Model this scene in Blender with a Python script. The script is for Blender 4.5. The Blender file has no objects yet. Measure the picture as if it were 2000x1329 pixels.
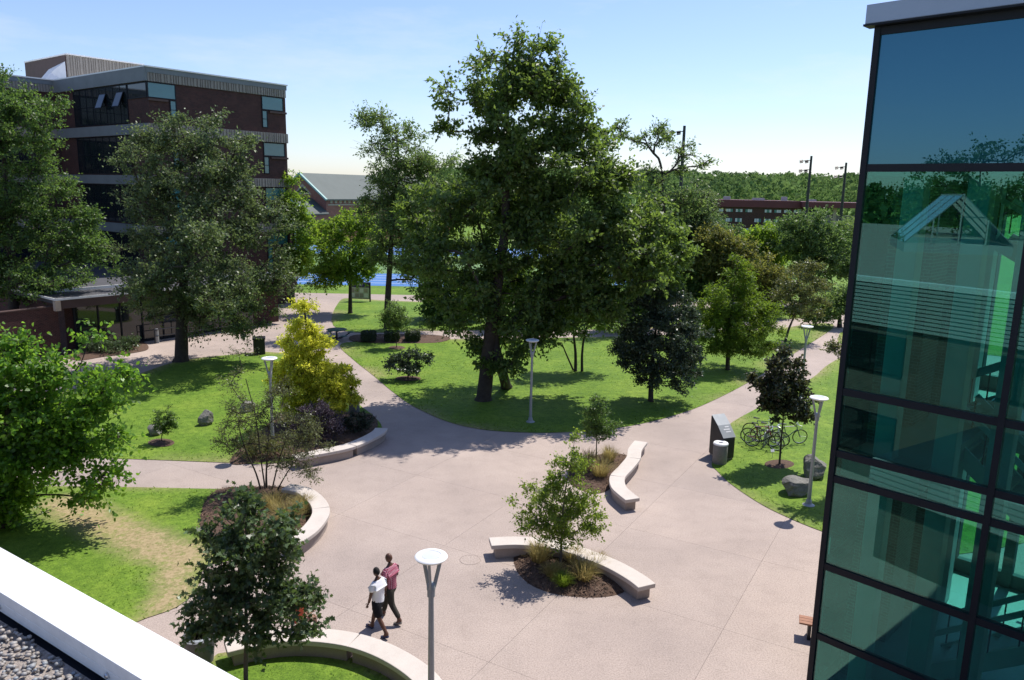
import bpy, bmesh, math, random
import numpy as np
from mathutils import Vector, Matrix
from mathutils.geometry import delaunay_2d_cdt

# ------------------------------------------------------------------ camera, world, sun
S = bpy.context.scene
COL = S.collection
EYE = 10.8; FOC = 1500.0
PITCH = math.radians(11.1); ROLL = math.radians(1.15)
fw = np.array([0, math.cos(PITCH), -math.sin(PITCH)])
_r = np.array([1., 0, 0]); _u = np.cross(_r, fw)
rt = math.cos(ROLL)*_r + math.sin(ROLL)*_u
up = -math.sin(ROLL)*_r + math.cos(ROLL)*_u

cd = bpy.data.cameras.new('camera'); cam = bpy.data.objects.new('camera', cd); COL.objects.link(cam)
cd.sensor_width = 36; cd.lens = 36*FOC/2000; cd.clip_start = 0.1; cd.clip_end = 6000
M = Matrix((tuple(rt), tuple(up), tuple(-fw))).transposed().to_4x4(); M.translation = Vector((0, 0, EYE))
cam.matrix_world = M
S.camera = cam

SUN_EL, SUN_AZ = math.radians(61), math.radians(41)      # azimuth from +Y towards +X
W = bpy.data.worlds.new('World'); S.world = W; W.use_nodes = True
wn = W.node_tree.nodes; wl = W.node_tree.links; wn.clear()
sky = wn.new('ShaderNodeTexSky'); sky.sky_type = 'NISHITA'; sky.sun_disc = False
sky.sun_elevation = SUN_EL; sky.sun_rotation = SUN_AZ; sky.altitude = 50; sky.air_density = 1.0; sky.dust_density = 0.5; sky.ozone_density = 2.2
bg = wn.new('ShaderNodeBackground'); bg.inputs['Strength'].default_value = 0.128
wo = wn.new('ShaderNodeOutputWorld')
tint = wn.new('ShaderNodeMix'); tint.data_type = 'RGBA'; tint.blend_type = 'MULTIPLY'; tint.inputs[0].default_value = 1.0; tint.inputs[7].default_value = (0.955, 0.965, 1.13, 1)
wl.new(sky.outputs[0], tint.inputs[6])
tcw = wn.new('ShaderNodeTexCoord'); mpw = wn.new('ShaderNodeMapping'); mpw.inputs['Scale'].default_value = (1.6, 1.6, 7.0); wl.new(tcw.outputs['Generated'], mpw.inputs[0])
nzw = wn.new('ShaderNodeTexNoise'); nzw.inputs['Scale'].default_value = 2.2; nzw.inputs['Detail'].default_value = 8; nzw.inputs['Roughness'].default_value = 0.62; wl.new(mpw.outputs[0], nzw.inputs['Vector'])
rmw = wn.new('ShaderNodeMapRange'); rmw.inputs['From Min'].default_value = 0.50; rmw.inputs['From Max'].default_value = 0.78; rmw.inputs['To Max'].default_value = 0.35; wl.new(nzw.outputs['Fac'], rmw.inputs[0])
cld = wn.new('ShaderNodeMix'); cld.data_type = 'RGBA'; cld.inputs[7].default_value = (6.2, 6.3, 6.6, 1); wl.new(rmw.outputs[0], cld.inputs[0]); wl.new(tint.outputs[2], cld.inputs[6]); wl.new(cld.outputs[2], bg.inputs[0]); wl.new(bg.outputs[0], wo.inputs[0])
sd = bpy.data.lights.new('sun', 'SUN'); sd.energy = 5.0; sd.angle = math.radians(0.53); sd.color = (1, 0.95, 0.875)
sun = bpy.data.objects.new('sun', sd); COL.objects.link(sun)
tosun = Vector((math.sin(SUN_AZ)*math.cos(SUN_EL), math.cos(SUN_AZ)*math.cos(SUN_EL), math.sin(SUN_EL)))
sun.rotation_euler = (-tosun).to_track_quat('-Z', 'Y').to_euler(); sun.location = (30, 30, 60)
S.view_settings.view_transform = 'Standard'; S.view_settings.look = 'None'
S.view_settings.exposure = 0.3; S.view_settings.gamma = 1.0; S.view_settings.use_curve_mapping = False
S.render.engine = 'CYCLES'
S.cycles.max_bounces = 8; S.cycles.transparent_max_bounces = 12; S.cycles.glossy_bounces = 4
S.cycles.diffuse_bounces = 3; S.cycles.transmission_bounces = 6
S.cycles.use_denoising = True
S.cycles.caustics_reflective = False; S.cycles.caustics_refractive = False

# ------------------------------------------------------------------ helpers
def ray(x, y): return fw + (x-1000)/FOC*rt - (y-664.5)/FOC*up
def at(x, y, z=0.0):
    d = ray(x, y); t = (z-EYE)/d[2]
    return np.array([d[0]*t, d[1]*t, z])
def atY(x, y, Y):
    d = ray(x, y); t = Y/d[1]
    return np.array([d[0]*t, Y, EYE+d[2]*t])
def pxm(Y): return Y*1.02/FOC                             # metres per photograph pixel at that depth

def link(o, parent=None):
    COL.objects.link(o)
    if parent is not None: o.parent = parent
    return o
def tag(o, label=None, cat=None, group=None, kind=None):
    if label: o['label'] = label
    if cat: o['category'] = cat
    if group: o['group'] = group
    if kind: o['kind'] = kind
    return o
def thing(name, label, cat, loc=(0, 0, 0), rz=0.0, group=None):
    o = bpy.data.objects.new(name, None); o.empty_display_size = 0.2
    o.location = tuple(loc); o.rotation_euler = (0, 0, rz)
    return tag(link(o), label, cat, group)

def raw_mesh(name, V, k, idx=None):
    """uniform polygons of k corners from arrays"""
    V = np.asarray(V, dtype=np.float32).reshape(-1, 3)
    if idx is None: idx = np.arange(len(V), dtype=np.int32)
    idx = np.asarray(idx, dtype=np.int32).ravel()
    me = bpy.data.meshes.new(name)
    me.vertices.add(len(V)); me.vertices.foreach_set('co', V.ravel())
    me.loops.add(len(idx)); me.loops.foreach_set('vertex_index', idx)
    n = len(idx)//k
    me.polygons.add(n); me.polygons.foreach_set('loop_start', np.arange(0, n*k, k, dtype=np.int32))
    try: me.polygons.foreach_set('loop_total', np.full(n, k, dtype=np.int32))
    except Exception: pass
    me.update(calc_edges=True); me.validate()
    return me

class MB:
    def __init__(s): s.v = []; s.f = []; s.m = []
    def add(s, vs, fs):
        b = len(s.v); s.v += [tuple(map(float, p)) for p in vs]; s.f += [tuple(i+b for i in f) for f in fs]; return s
    def box(s, x0, y0, z0, x1, y1, z1):
        return s.add([(x0,y0,z0),(x1,y0,z0),(x1,y1,z0),(x0,y1,z0),(x0,y0,z1),(x1,y0,z1),(x1,y1,z1),(x0,y1,z1)],
                     [(0,3,2,1),(4,5,6,7),(0,1,5,4),(1,2,6,5),(2,3,7,6),(3,0,4,7)])
    def bar(s, p, q, w, h, upv=(0, 0, 1)):
        p = Vector(p); q = Vector(q); d = (q-p).normalized(); u = Vector(upv)
        a = d.cross(u)
        if a.length < 1e-4: a = d.cross(Vector((1, 0, 0)))
        a.normalize(); b = a.cross(d).normalized()
        vs = []
        for c in (p, q):
            for sx, sy in ((-1,-1),(1,-1),(1,1),(-1,1)): vs.append(c+a*sx*w/2+b*sy*h/2)
        return s.add(vs, [(0,1,2,3),(7,6,5,4),(0,4,5,1),(1,5,6,2),(2,6,7,3),(3,7,4,0)])
    def prism(s, poly, z0, z1):
        n = len(poly); a = sum(poly[i][0]*poly[(i+1)%n][1]-poly[(i+1)%n][0]*poly[i][1] for i in range(n))
        if a < 0: poly = poly[::-1]
        vs = [(p[0], p[1], z0) for p in poly]+[(p[0], p[1], z1) for p in poly]
        fs = [tuple(range(n-1, -1, -1)), tuple(range(n, 2*n))]+[(i, (i+1)%n, n+(i+1)%n, n+i) for i in range(n)]
        return s.add(vs, fs)
    def tube(s, pts, rad, n=8, cap=True):
        pts = [Vector(p) for p in pts]; k = len(pts)
        if not hasattr(rad, '__len__'): rad = [rad]*k
        vs = []; prev = None
        for i, p in enumerate(pts):
            t = (pts[min(i+1, k-1)]-pts[max(i-1, 0)]).normalized()
            if prev is None:
                a = t.cross(Vector((0, 0, 1)))
                if a.length < 1e-3: a = t.cross(Vector((1, 0, 0)))
            else: a = prev-t*prev.dot(t)
            a.normalize(); prev = a; b = t.cross(a)
            for j in range(n):
                c = 2*math.pi*j/n; vs.append(p+(a*math.cos(c)+b*math.sin(c))*rad[i])
        fs = [(i*n+j, i*n+(j+1)%n, (i+1)*n+(j+1)%n, (i+1)*n+j) for i in range(k-1) for j in range(n)]
        if cap: fs += [tuple(range(n-1, -1, -1)), tuple((k-1)*n+j for j in range(n))]
        return s.add(vs, fs)
    def ring(s, c, R, r, axis, n=28, m=6):
        c = Vector(c); ax = Vector(axis).normalized(); a = ax.orthogonal().normalized(); b = ax.cross(a)
        vs = []
        for i in range(n):
            t = 2*math.pi*i/n; d = a*math.cos(t)+b*math.sin(t)
            for j in range(m):
                w = 2*math.pi*j/m; vs.append(c+d*(R+r*math.cos(w))+ax*r*math.sin(w))
        return s.add(vs, [(i*m+j, i*m+(j+1)%m, ((i+1)%n)*m+(j+1)%m, ((i+1)%n)*m+j) for i in range(n) for j in range(m)])
    def lathe(s, prof, n=24, c=(0, 0, 0)):
        vs = []; k = len(prof)
        for r, z in prof:
            for j in range(n):
                t = 2*math.pi*j/n; vs.append((c[0]+r*math.cos(t), c[1]+r*math.sin(t), c[2]+z))
        fs = [(i*n+j, i*n+(j+1)%n, (i+1)*n+(j+1)%n, (i+1)*n+j) for i in range(k-1) for j in range(n)]
        if prof[0][0] > 1e-6: fs.append(tuple(range(n-1, -1, -1)))
        if prof[-1][0] > 1e-6: fs.append(tuple((k-1)*n+j for j in range(n)))
        return s.add(vs, fs)
    def build(s, name, mat, parent=None, smooth=False, bevel=0.0):
        me = bpy.data.meshes.new(name); me.from_pydata(s.v, [], s.f, shade_flat=not smooth); me.update()
        me.materials.append(mat)
        o = bpy.data.objects.new(name, me); link(o, parent)
        if bevel:
            b = o.modifiers.new('bevel', 'BEVEL'); b.width = bevel; b.segments = 2; b.limit_method = 'ANGLE'; b.angle_limit = math.radians(40)
        if smooth:
            try: me.set_sharp_from_angle(angle=math.radians(40))
            except Exception: pass
        return o

def copy_tree(o, parent=None):
    c = o.copy(); COL.objects.link(c)
    if parent is not None: c.parent = parent
    for ch in list(o.children): copy_tree(ch, c)
    return c

def catmull(pts, n=8, closed=False):
    P = [np.array(p, float) for p in pts]; out = []; k = len(P)
    for i in range(k if closed else k-1):
        if closed: a, b, c, d = P[(i-1)%k], P[i], P[(i+1)%k], P[(i+2)%k]
        else: a, b, c, d = P[max(i-1, 0)], P[i], P[i+1], P[min(i+2, k-1)]
        for j in range(n):
            t = j/n
            out.append(0.5*((2*b)+(-a+c)*t+(2*a-5*b+4*c-d)*t*t+(-a+3*b-3*c+d)*t**3))
    if not closed: out.append(P[-1])
    return out
def inside(poly, X, Y):
    r = np.zeros(np.shape(X), bool); n = len(poly)
    for i in range(n):
        x0, y0 = poly[i][:2]; x1, y1 = poly[(i+1)%n][:2]
        c = ((y0 > Y) != (y1 > Y)) & (X < (x1-x0)*(Y-y0)/((y1-y0) or 1e-9)+x0)
        r ^= c
    return r
def edge_dist(poly, X, Y):
    d = np.full(np.shape(X), 1e9); n = len(poly)
    for i in range(n):
        ax, ay = poly[i][:2]; bx, by = poly[(i+1)%n][:2]
        ex, ey = bx-ax, by-ay; L = ex*ex+ey*ey or 1e-9
        t = np.clip(((X-ax)*ex+(Y-ay)*ey)/L, 0, 1)
        d = np.minimum(d, np.hypot(X-ax-t*ex, Y-ay-t*ey))
    return d
def pxpoly(pts, n=6, z=0.0, smooth=True):
    g = [at(x, y, z)[:2] for x, y in pts]
    return catmull(g, n, True) if smooth else g
_rs = np.random.RandomState(5)
_NG = _rs.rand(64, 64)
def vnoise(x, y):
    x = np.asarray(x, float); y = np.asarray(y, float)
    xi = np.floor(x).astype(int); yi = np.floor(y).astype(int); fx = x-xi; fy = y-yi
    fx = fx*fx*(3-2*fx); fy = fy*fy*(3-2*fy)
    g = lambda a, b: _NG[a % 64, b % 64]
    return (g(xi, yi)*(1-fx)+g(xi+1, yi)*fx)*(1-fy)+(g(xi, yi+1)*(1-fx)+g(xi+1, yi+1)*fx)*fy

# ------------------------------------------------------------------ materials
def new_mat(name):
    m = bpy.data.materials.new(name); m.use_nodes = True; nt = m.node_tree
    b = nt.nodes['Principled BSDF']; return m, nt, b
def nd(nt, t, **kw):
    n = nt.nodes.new(t)
    for k, v in kw.items(): setattr(n, k, v)
    return n
def ramp(nt, fac, stops):
    r = nd(nt, 'ShaderNodeValToRGB'); e = r.color_ramp.elements
    while len(e) < len(stops): e.new(0.5)
    for i, (p, c) in enumerate(stops): e[i].position = p; e[i].color = (*c, 1)
    nt.links.new(fac, r.inputs[0]); return r.outputs[0]
def noise(nt, scale, detail=4, rough=0.6, coord='Object', vec=None):
    n = nd(nt, 'ShaderNodeTexNoise'); n.inputs['Scale'].default_value = scale; n.inputs['Detail'].default_value = detail; n.inputs['Roughness'].default_value = rough
    if vec is None:
        tc = nd(nt, 'ShaderNodeTexCoord'); vec = tc.outputs[coord]
    nt.links.new(vec, n.inputs['Vector']); return n.outputs['Fac']
def mixc(nt, fac, a, b, mode='MIX'):
    m = nd(nt, 'ShaderNodeMix', data_type='RGBA', blend_type=mode)
    for sock, v in ((m.inputs[0], fac), (m.inputs[6], a), (m.inputs[7], b)):
        if isinstance(v, (int, float)): sock.default_value = v
        elif isinstance(v, tuple): sock.default_value = (*v, 1)
        else: nt.links.new(v, sock)
    return m.outputs[2]
def bump(nt, b, h, strength=0.3, dist=0.02):
    n = nd(nt, 'ShaderNodeBump'); n.inputs['Strength'].default_value = strength; n.inputs['Distance'].default_value = dist
    nt.links.new(h, n.inputs['Height']); nt.links.new(n.outputs[0], b.inputs['Normal'])
def pm(name, c1, c2=None, scale=3.0, rough=0.7, metal=0.0, spec=0.4, bmp=0.0, bscale=None, bdist=0.01, fine=0.0, fscale=60):
    m, nt, b = new_mat(name); c2 = c2 or tuple(x*0.8 for x in c1)
    f = noise(nt, scale, 6, 0.65); c = ramp(nt, f, [(0.3, c1), (0.7, c2)])
    if fine:
        g = noise(nt, fscale, 3, 0.7)
        c = mixc(nt, fine, c, ramp(nt, g, [(0.35, tuple(x*0.45 for x in c1)), (0.65, tuple(min(1, x*1.5) for x in c1))]))
    nt.links.new(c, b.inputs['Base Color'])
    b.inputs['Roughness'].default_value = rough; b.inputs['Metallic'].default_value = metal; b.inputs['Specular IOR Level'].default_value = spec
    if bmp: bump(nt, b, noise(nt, bscale or scale*6, 5, 0.7), bmp, bdist)
    return m
LEAF_GAIN = 1.0
def leaf_mat(name, c, var=0.5, trans=0.35, rough=0.42, tcol=None, spec=0.5, c2=None, nsc=0.55, lo_hi=((0.72, 0.78, 0.8), (1.15, 1.1, 1.0))):
    c = tuple(min(.8, x*LEAF_GAIN) for x in c); c2 = c2 and tuple(min(.85, x*LEAF_GAIN) for x in c2); tcol = tcol and tuple(min(.9, x*LEAF_GAIN) for x in tcol)
    m, nt, b = new_mat(name)
    g = nd(nt, 'ShaderNodeNewGeometry')
    hi = tuple(min(1, x*(1+var)) for x in c); lo = tuple(x*(1-var*0.7) for x in c)
    col = ramp(nt, g.outputs['Random Per Island'], [(0, lo), (0.55, c), (1, c2 or hi)])
    nz = noise(nt, nsc, 3, 0.5)
    col = mixc(nt, 1.0, col, ramp(nt, nz, [(0.34, lo_hi[0]), (0.66, lo_hi[1])]), 'MULTIPLY')
    nt.links.new(col, b.inputs['Base Color']); b.inputs['Roughness'].default_value = rough; b.inputs['Specular IOR Level'].default_value = spec
    t = nd(nt, 'ShaderNodeBsdfTranslucent')
    tc = tcol or (min(1, c[0]*2.2), min(1, c[1]*2.0), c[2]*0.9)
    nt.links.new(mixc(nt, 0.6, col, tc), t.inputs['Color'])
    mx = nd(nt, 'ShaderNodeMixShader'); mx.inputs[0].default_value = trans
    nt.links.new(b.outputs[0], mx.inputs[1]); nt.links.new(t.outputs[0], mx.inputs[2])
    nt.links.new(mx.outputs[0], nt.nodes['Material Output'].inputs[0])
    return m
def brick_mat(name, c1, c2, mortar, scale=1.0, rough=0.85, bw=0.21, rh=0.075):
    m, nt, b = new_mat(name)
    tc = nd(nt, 'ShaderNodeTexCoord'); sx = nd(nt, 'ShaderNodeSeparateXYZ'); nt.links.new(tc.outputs['Object'], sx.inputs[0])
    ad = nd(nt, 'ShaderNodeMath', operation='ADD'); nt.links.new(sx.outputs[0], ad.inputs[0]); nt.links.new(sx.outputs[1], ad.inputs[1])
    cb = nd(nt, 'ShaderNodeCombineXYZ'); nt.links.new(ad.outputs[0], cb.inputs[0]); nt.links.new(sx.outputs[2], cb.inputs[1])
    br = nd(nt, 'ShaderNodeTexBrick'); nt.links.new(cb.outputs[0], br.inputs['Vector'])
    br.inputs['Scale'].default_value = scale; br.inputs['Brick Width'].default_value = bw; br.inputs['Row Height'].default_value = rh; br.inputs['Mortar Size'].default_value = 0.008
    br.inputs['Color1'].default_value = (*c1, 1); br.inputs['Color2'].default_value = (*c2, 1); br.inputs['Mortar'].default_value = (*mortar, 1)
    col = mixc(nt, 1.0, br.outputs['Color'], ramp(nt, noise(nt, 0.9, 6, 0.7), [(0.25, (0.7, 0.7, 0.72)), (0.75, (1.2, 1.15, 1.1))]), 'MULTIPLY')
    nt.links.new(col, b.inputs['Base Color']); b.inputs['Roughness'].default_value = rough; b.inputs['Specular IOR Level'].default_value = 0.25
    bump(nt, b, br.outputs['Fac'], -0.6, 0.01)
    return m
def glass_mat(name, tint, base_refl=0.10, gcol=(1, 1, 1), rough=0.0):
    m, nt, b = new_mat(name); nt.nodes.remove(b)
    t = nd(nt, 'ShaderNodeBsdfTransparent'); t.inputs[0].default_value = (*tint, 1)
    g = nd(nt, 'ShaderNodeBsdfGlossy'); g.inputs['Roughness'].default_value = rough; g.inputs['Color'].default_value = (*gcol, 1)
    lw = nd(nt, 'ShaderNodeFresnel'); lw.inputs['IOR'].default_value = 1.5
    mp = nd(nt, 'ShaderNodeMapRange'); mp.inputs['From Min'].default_value = 0.0; mp.inputs['From Max'].default_value = 1.0; mp.inputs['To Min'].default_value = base_refl; mp.inputs['To Max'].default_value = 1.0
    nt.links.new(lw.outputs[0], mp.inputs[0])
    mx = nd(nt, 'ShaderNodeMixShader'); nt.links.new(mp.outputs[0], mx.inputs[0]); nt.links.new(t.outputs[0], mx.inputs[1]); nt.links.new(g.outputs[0], mx.inputs[2])
    nt.links.new(mx.outputs[0], nt.nodes['Material Output'].inputs[0])
    return m

def paving_mat():
    m, nt, b = new_mat('paving_aggregate')
    tc = nd(nt, 'ShaderNodeTexCoord')
    obi = nd(nt, 'ShaderNodeObjectInfo')
    geo = nd(nt, 'ShaderNodeNewGeometry'); P = geo.outputs['Position']
    big = ramp(nt, noise(nt, 0.22, 6, 0.65, vec=P), [(0.25, (0.325, 0.266, 0.234)), (0.5, (0.372, 0.305, 0.268)), (0.75, (0.415, 0.345, 0.305))])
    st = ramp(nt, noise(nt, 1.7, 8, 0.75, vec=P), [(0.28, (0.88, 0.875, 0.87)), (0.5, (1, 1, 1)), (0.8, (1.05, 1.04, 1.03))])
    c = mixc(nt, 1.0, big, st, 'MULTIPLY')
    v = nd(nt, 'ShaderNodeTexVoronoi'); v.inputs['Scale'].default_value = 38; nt.links.new(P, v.inputs['Vector'])
    sp = ramp(nt, noise(nt, 26, 4, 0.85, vec=P), [(0.36, (0.55, 0.53, 0.52)), (0.5, (1, 1, 1)), (0.66, (1.32, 1.3, 1.27))])
    c = mixc(nt, 0.75, c, mixc(nt, 1.0, c, sp, 'MULTIPLY'))
    c = mixc(nt, 1.0, c, ramp(nt, noise(nt, 0.055, 4, 0.6, vec=P), [(0.35, (0.86, 0.87, 0.89)), (0.6, (1.04, 1.03, 1.02))]), 'MULTIPLY')
    c = mixc(nt, 1.0, c, ramp(nt, noise(nt, 0.8, 9, 0.85, vec=P), [(0.26, (0.72, 0.71, 0.7)), (0.36, (1, 1, 1))]), 'MULTIPLY')
    rv = ramp(nt, obi.outputs['Random'], [(0, (0.97, 0.972, 0.976)), (1, (1.025, 1.02, 1.015))])
    c = mixc(nt, 1.0, c, rv, 'MULTIPLY')
    nt.links.new(c, b.inputs['Base Color']); b.inputs['Roughness'].default_value = 0.85; b.inputs['Specular IOR Level'].default_value = 0.3
    bump(nt, b, v.outputs['Distance'], 0.35, 0.006)
    return m
def lawn_mat():
    m, nt, b = new_mat('lawn_grass')
    geo = nd(nt, 'ShaderNodeNewGeometry'); P = geo.outputs['Position']
    big = ramp(nt, noise(nt, 0.35, 6, 0.65, vec=P), [(0.28, (0.085, 0.165, 0.018)), (0.5, (0.125, 0.215, 0.025)), (0.72, (0.180, 0.265, 0.036))])
    med = ramp(nt, noise(nt, 3.1, 6, 0.75, vec=P), [(0.3, (0.55, 0.62, 0.55)), (0.7, (1.35, 1.26, 1.25))])
    c = mixc(nt, 1.0, big, med, 'MULTIPLY')
    fi = ramp(nt, noise(nt, 22, 4, 0.85, vec=P), [(0.36, (0.42, 0.48, 0.42)), (0.62, (1.4, 1.35, 1.3))])
    c = mixc(nt, 0.8, c, mixc(nt, 1.0, c, fi, 'MULTIPLY'))
    fl = ramp(nt, noise(nt, 13, 3, 0.9, vec=P), [(0.66, (0, 0, 0)), (0.72, (1, 1, 1))])
    c = mixc(nt, fl, c, (0.34, 0.40, 0.16))
    at_ = nd(nt, 'ShaderNodeAttribute', attribute_name='worn')
    wn_ = nd(nt, 'ShaderNodeMath', operation='ADD'); nt.links.new(at_.outputs['Fac'], wn_.inputs[0])
    n2 = noise(nt, 4.5, 6, 0.8, vec=P); sb = nd(nt, 'ShaderNodeMath', operation='SUBTRACT'); nt.links.new(n2, sb.inputs[0]); sb.inputs[1].default_value = 0.5
    mu = nd(nt, 'ShaderNodeMath', operation='MULTIPLY'); nt.links.new(sb.outputs[0], mu.inputs[0]); mu.inputs[1].default_value = 1.8
    m3 = nd(nt, 'ShaderNodeMath', operation='MULTIPLY'); nt.links.new(mu.outputs[0], m3.inputs[0]); nt.links.new(at_.outputs['Fac'], m3.inputs[1])
    m4 = nd(nt, 'ShaderNodeMath', operation='MULTIPLY_ADD'); nt.links.new(m3.outputs[0], m4.inputs[0]); m4.inputs[1].default_value = 2.0; nt.links.new(at_.outputs['Fac'], m4.inputs[2])
    m4.use_clamp = True
    tan = ramp(nt, noise(nt, 9, 5, 0.8, vec=P), [(0.3, (0.22, 0.17, 0.085)), (0.7, (0.42, 0.33, 0.19))])
    c = mixc(nt, m4.outputs[0], c, tan)
    nt.links.new(c, b.inputs['Base Color']); b.inputs['Roughness'].default_value = 0.75; b.inputs['Specular IOR Level'].default_value = 0.15
    bump(nt, b, noise(nt, 35, 4, 0.8, vec=P), 0.6, 0.03)
    return m

MT = {}
MT['paving'] = paving_mat(); MT['lawn'] = lawn_mat()
MT['joint'] = pm('joint_sand', (0.35, 0.285, 0.25), rough=0.95)
MT['mulch'] = pm('bark_mulch', (0.085, 0.05, 0.034), (0.16, 0.1, 0.07), 9, 0.95, bmp=0.9, bscale=30, bdist=0.05, fine=0.5, fscale=26)
MT['chip'] = leaf_mat('bark_chip', (0.13, 0.08, 0.055), 0.7, 0.0, 0.9)
MT['blade'] = leaf_mat('grass_blade', (0.125, 0.215, 0.028), 0.45, 0.55, 0.6, (0.30, 0.44, 0.04), 0.2)
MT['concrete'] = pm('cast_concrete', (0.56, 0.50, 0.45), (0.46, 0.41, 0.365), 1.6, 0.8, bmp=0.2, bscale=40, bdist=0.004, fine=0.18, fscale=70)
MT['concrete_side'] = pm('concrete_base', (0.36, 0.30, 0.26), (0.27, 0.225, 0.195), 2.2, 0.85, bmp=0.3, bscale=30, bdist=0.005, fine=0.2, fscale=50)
MT['white'] = pm('white_metal', (0.80, 0.80, 0.80), (0.74, 0.74, 0.74), 2, 0.35, spec=0.5)
MT['lens'] = pm('lamp_lens', (0.55, 0.57, 0.62), (0.5, 0.53, 0.58), 4, 0.25)
MT['pole'] = pm('painted_pole', (0.34, 0.36, 0.37), (0.28, 0.30, 0.31), 3, 0.42, metal=0.25)
MT['darkmetal'] = pm('dark_metal', (0.012, 0.013, 0.016), (0.02, 0.021, 0.024), 5, 0.38)
MT['black'] = pm('black_plastic', (0.014, 0.014, 0.016), (0.024, 0.024, 0.027), 4, 0.45)
MT['rubber'] = pm('rubber', (0.011, 0.011, 0.012), rough=0.85)
MT['chrome'] = pm('bare_metal', (0.6, 0.6, 0.62), (0.5, 0.5, 0.52), 8, 0.28, metal=0.9)
MT['aggbin'] = pm('aggregate_bin', (0.24, 0.22, 0.19), (0.17, 0.155, 0.135), 5, 0.9, bmp=0.5, bscale=60, bdist=0.01, fine=0.5, fscale=45)
MT['greybin'] = pm('grey_bin', (0.17, 0.17, 0.18), (0.12, 0.12, 0.13), 5, 0.7, fine=0.2)
MT['rock'] = pm('boulder_rock', (0.22, 0.21, 0.185), (0.10, 0.10, 0.088), 2.2, 0.9, bmp=0.9, bscale=7, bdist=0.06, fine=0.35, fscale=18)
MT['bark'] = pm('bark', (0.075, 0.06, 0.047), (0.04, 0.032, 0.026), 5, 0.95, bmp=0.9, bscale=14, bdist=0.05)
MT['bark_grey'] = pm('grey_bark', (0.15, 0.13, 0.11), (0.09, 0.078, 0.066), 5, 0.95, bmp=0.7, bscale=18, bdist=0.03)
MT['brick'] = brick_mat('dark_brick', (0.085, 0.034, 0.031), (0.046, 0.021, 0.021), (0.105, 0.08, 0.072))
MT['brick_red'] = brick_mat('red_brick', (0.34, 0.12, 0.085), (0.26, 0.09, 0.065), (0.33, 0.24, 0.2))
MT['brick_own'] = brick_mat('own_brick', (0.16, 0.12, 0.10), (0.11, 0.085, 0.07), (0.2, 0.18, 0.16))
MT['band'] = pm('ribbed_concrete', (0.32, 0.29, 0.255), (0.24, 0.215, 0.19), 1.2, 0.9, fine=0.2, fscale=20)
MT['fascia'] = pm('grey_fascia', (0.20, 0.22, 0.235), (0.16, 0.175, 0.19), 0.8, 0.6)
MT['brown_metal'] = pm('brown_panel', (0.085, 0.05, 0.045), (0.065, 0.038, 0.034), 2, 0.6)
MT['frame'] = pm('window_frame', (0.008, 0.010, 0.016), (0.012, 0.014, 0.020), 3, 0.5, spec=0.25)
MT['blindglass'] = pm('teal_window', (0.05, 0.20, 0.22), (0.04, 0.155, 0.175), 0.6, 0.08, spec=0.8)
MT['darkglass'] = pm('dark_window', (0.010, 0.015, 0.018), (0.016, 0.022, 0.026), 0.6, 0.04, spec=0.8)
MT['white_sheet'] = pm('white_sheeting', (0.72, 0.74, 0.78), (0.62, 0.64, 0.68), 2, 0.6)
MT['roof_green'] = pm('green_grey_roof', (0.085, 0.105, 0.098), (0.07, 0.088, 0.082), 0.6, 0.7)
MT['copper'] = pm('copper_edge', (0.24, 0.40, 0.37), (0.2, 0.35, 0.32), 1, 0.5)
MT['sandstone'] = pm('sandstone', (0.42, 0.34, 0.27), (0.36, 0.29, 0.23), 2, 0.8)
MT['track'] = pm('blue_track', (0.06, 0.17, 0.40), (0.05, 0.14, 0.35), 0.5, 0.8)
MT['turf'] = pm('sports_turf', (0.10, 0.19, 0.06), (0.13, 0.22, 0.08), 0.06, 0.9)
MT['line'] = pm('white_line', (0.75, 0.75, 0.75), rough=0.8)
MT['maroon'] = pm('maroon_cladding', (0.13, 0.03, 0.04), (0.10, 0.025, 0.033), 0.4, 0.6)
MT['roofing'] = pm('dark_roofing', (0.055, 0.055, 0.062), (0.08, 0.08, 0.09), 0.7, 0.9)
MT['membrane'] = pm('black_membrane', (0.016, 0.017, 0.024), (0.026, 0.028, 0.036), 2, 0.7)
MT['cap'] = pm('white_parapet_cap', (0.78, 0.78, 0.775), (0.66, 0.66, 0.65), 1.7, 0.45, spec=0.4, bmp=0.15, bscale=2.5, bdist=0.02, fine=0.10, fscale=9)
MT['siding'] = pm('grey_siding', (0.46, 0.46, 0.45), (0.40, 0.40, 0.39), 1, 0.5)
MT['cornice'] = pm('cornice_metal', (0.34, 0.38, 0.46), (0.30, 0.345, 0.42), 1, 0.35, metal=0.35)
MT['glass'] = glass_mat('teal_glass', (0.33, 0.76, 0.70), 0.10, (0.44, 0.86, 0.82))
MT['clear'] = glass_mat('clear_glass', (0.55, 0.7, 0.68), 0.12)
m_, nt_, b_ = new_mat('spandrel_glass'); MT['spandrel'] = m_
b_.inputs['Base Color'].default_value = (0.006, 0.06, 0.085, 1); b_.inputs['Roughness'].default_value = 0.0; b_.inputs['Specular IOR Level'].default_value = 1.0; b_.inputs['Specular Tint'].default_value = (0.35, 0.75, 1.0, 1)
b_.inputs['IOR'].default_value = 1.75
MT['innerwall'] = pm('inner_plaster', (0.42, 0.45, 0.44), (0.36, 0.39, 0.38), 1, 0.8)
MT['innerdark'] = pm('inner_dark_brick', (0.15, 0.16, 0.16), (0.11, 0.12, 0.12), 3, 0.9)
MT['innerfloor'] = pm('terrazzo', (0.50, 0.52, 0.50), (0.42, 0.44, 0.43), 6, 0.4, fine=0.3)
MT['column'] = pm('white_column', (0.8, 0.82, 0.82), (0.74, 0.76, 0.77), 1, 0.5)
MT['wood'] = pm('bench_wood', (0.34, 0.16, 0.09), (0.25, 0.11, 0.06), 4, 0.6)
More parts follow.
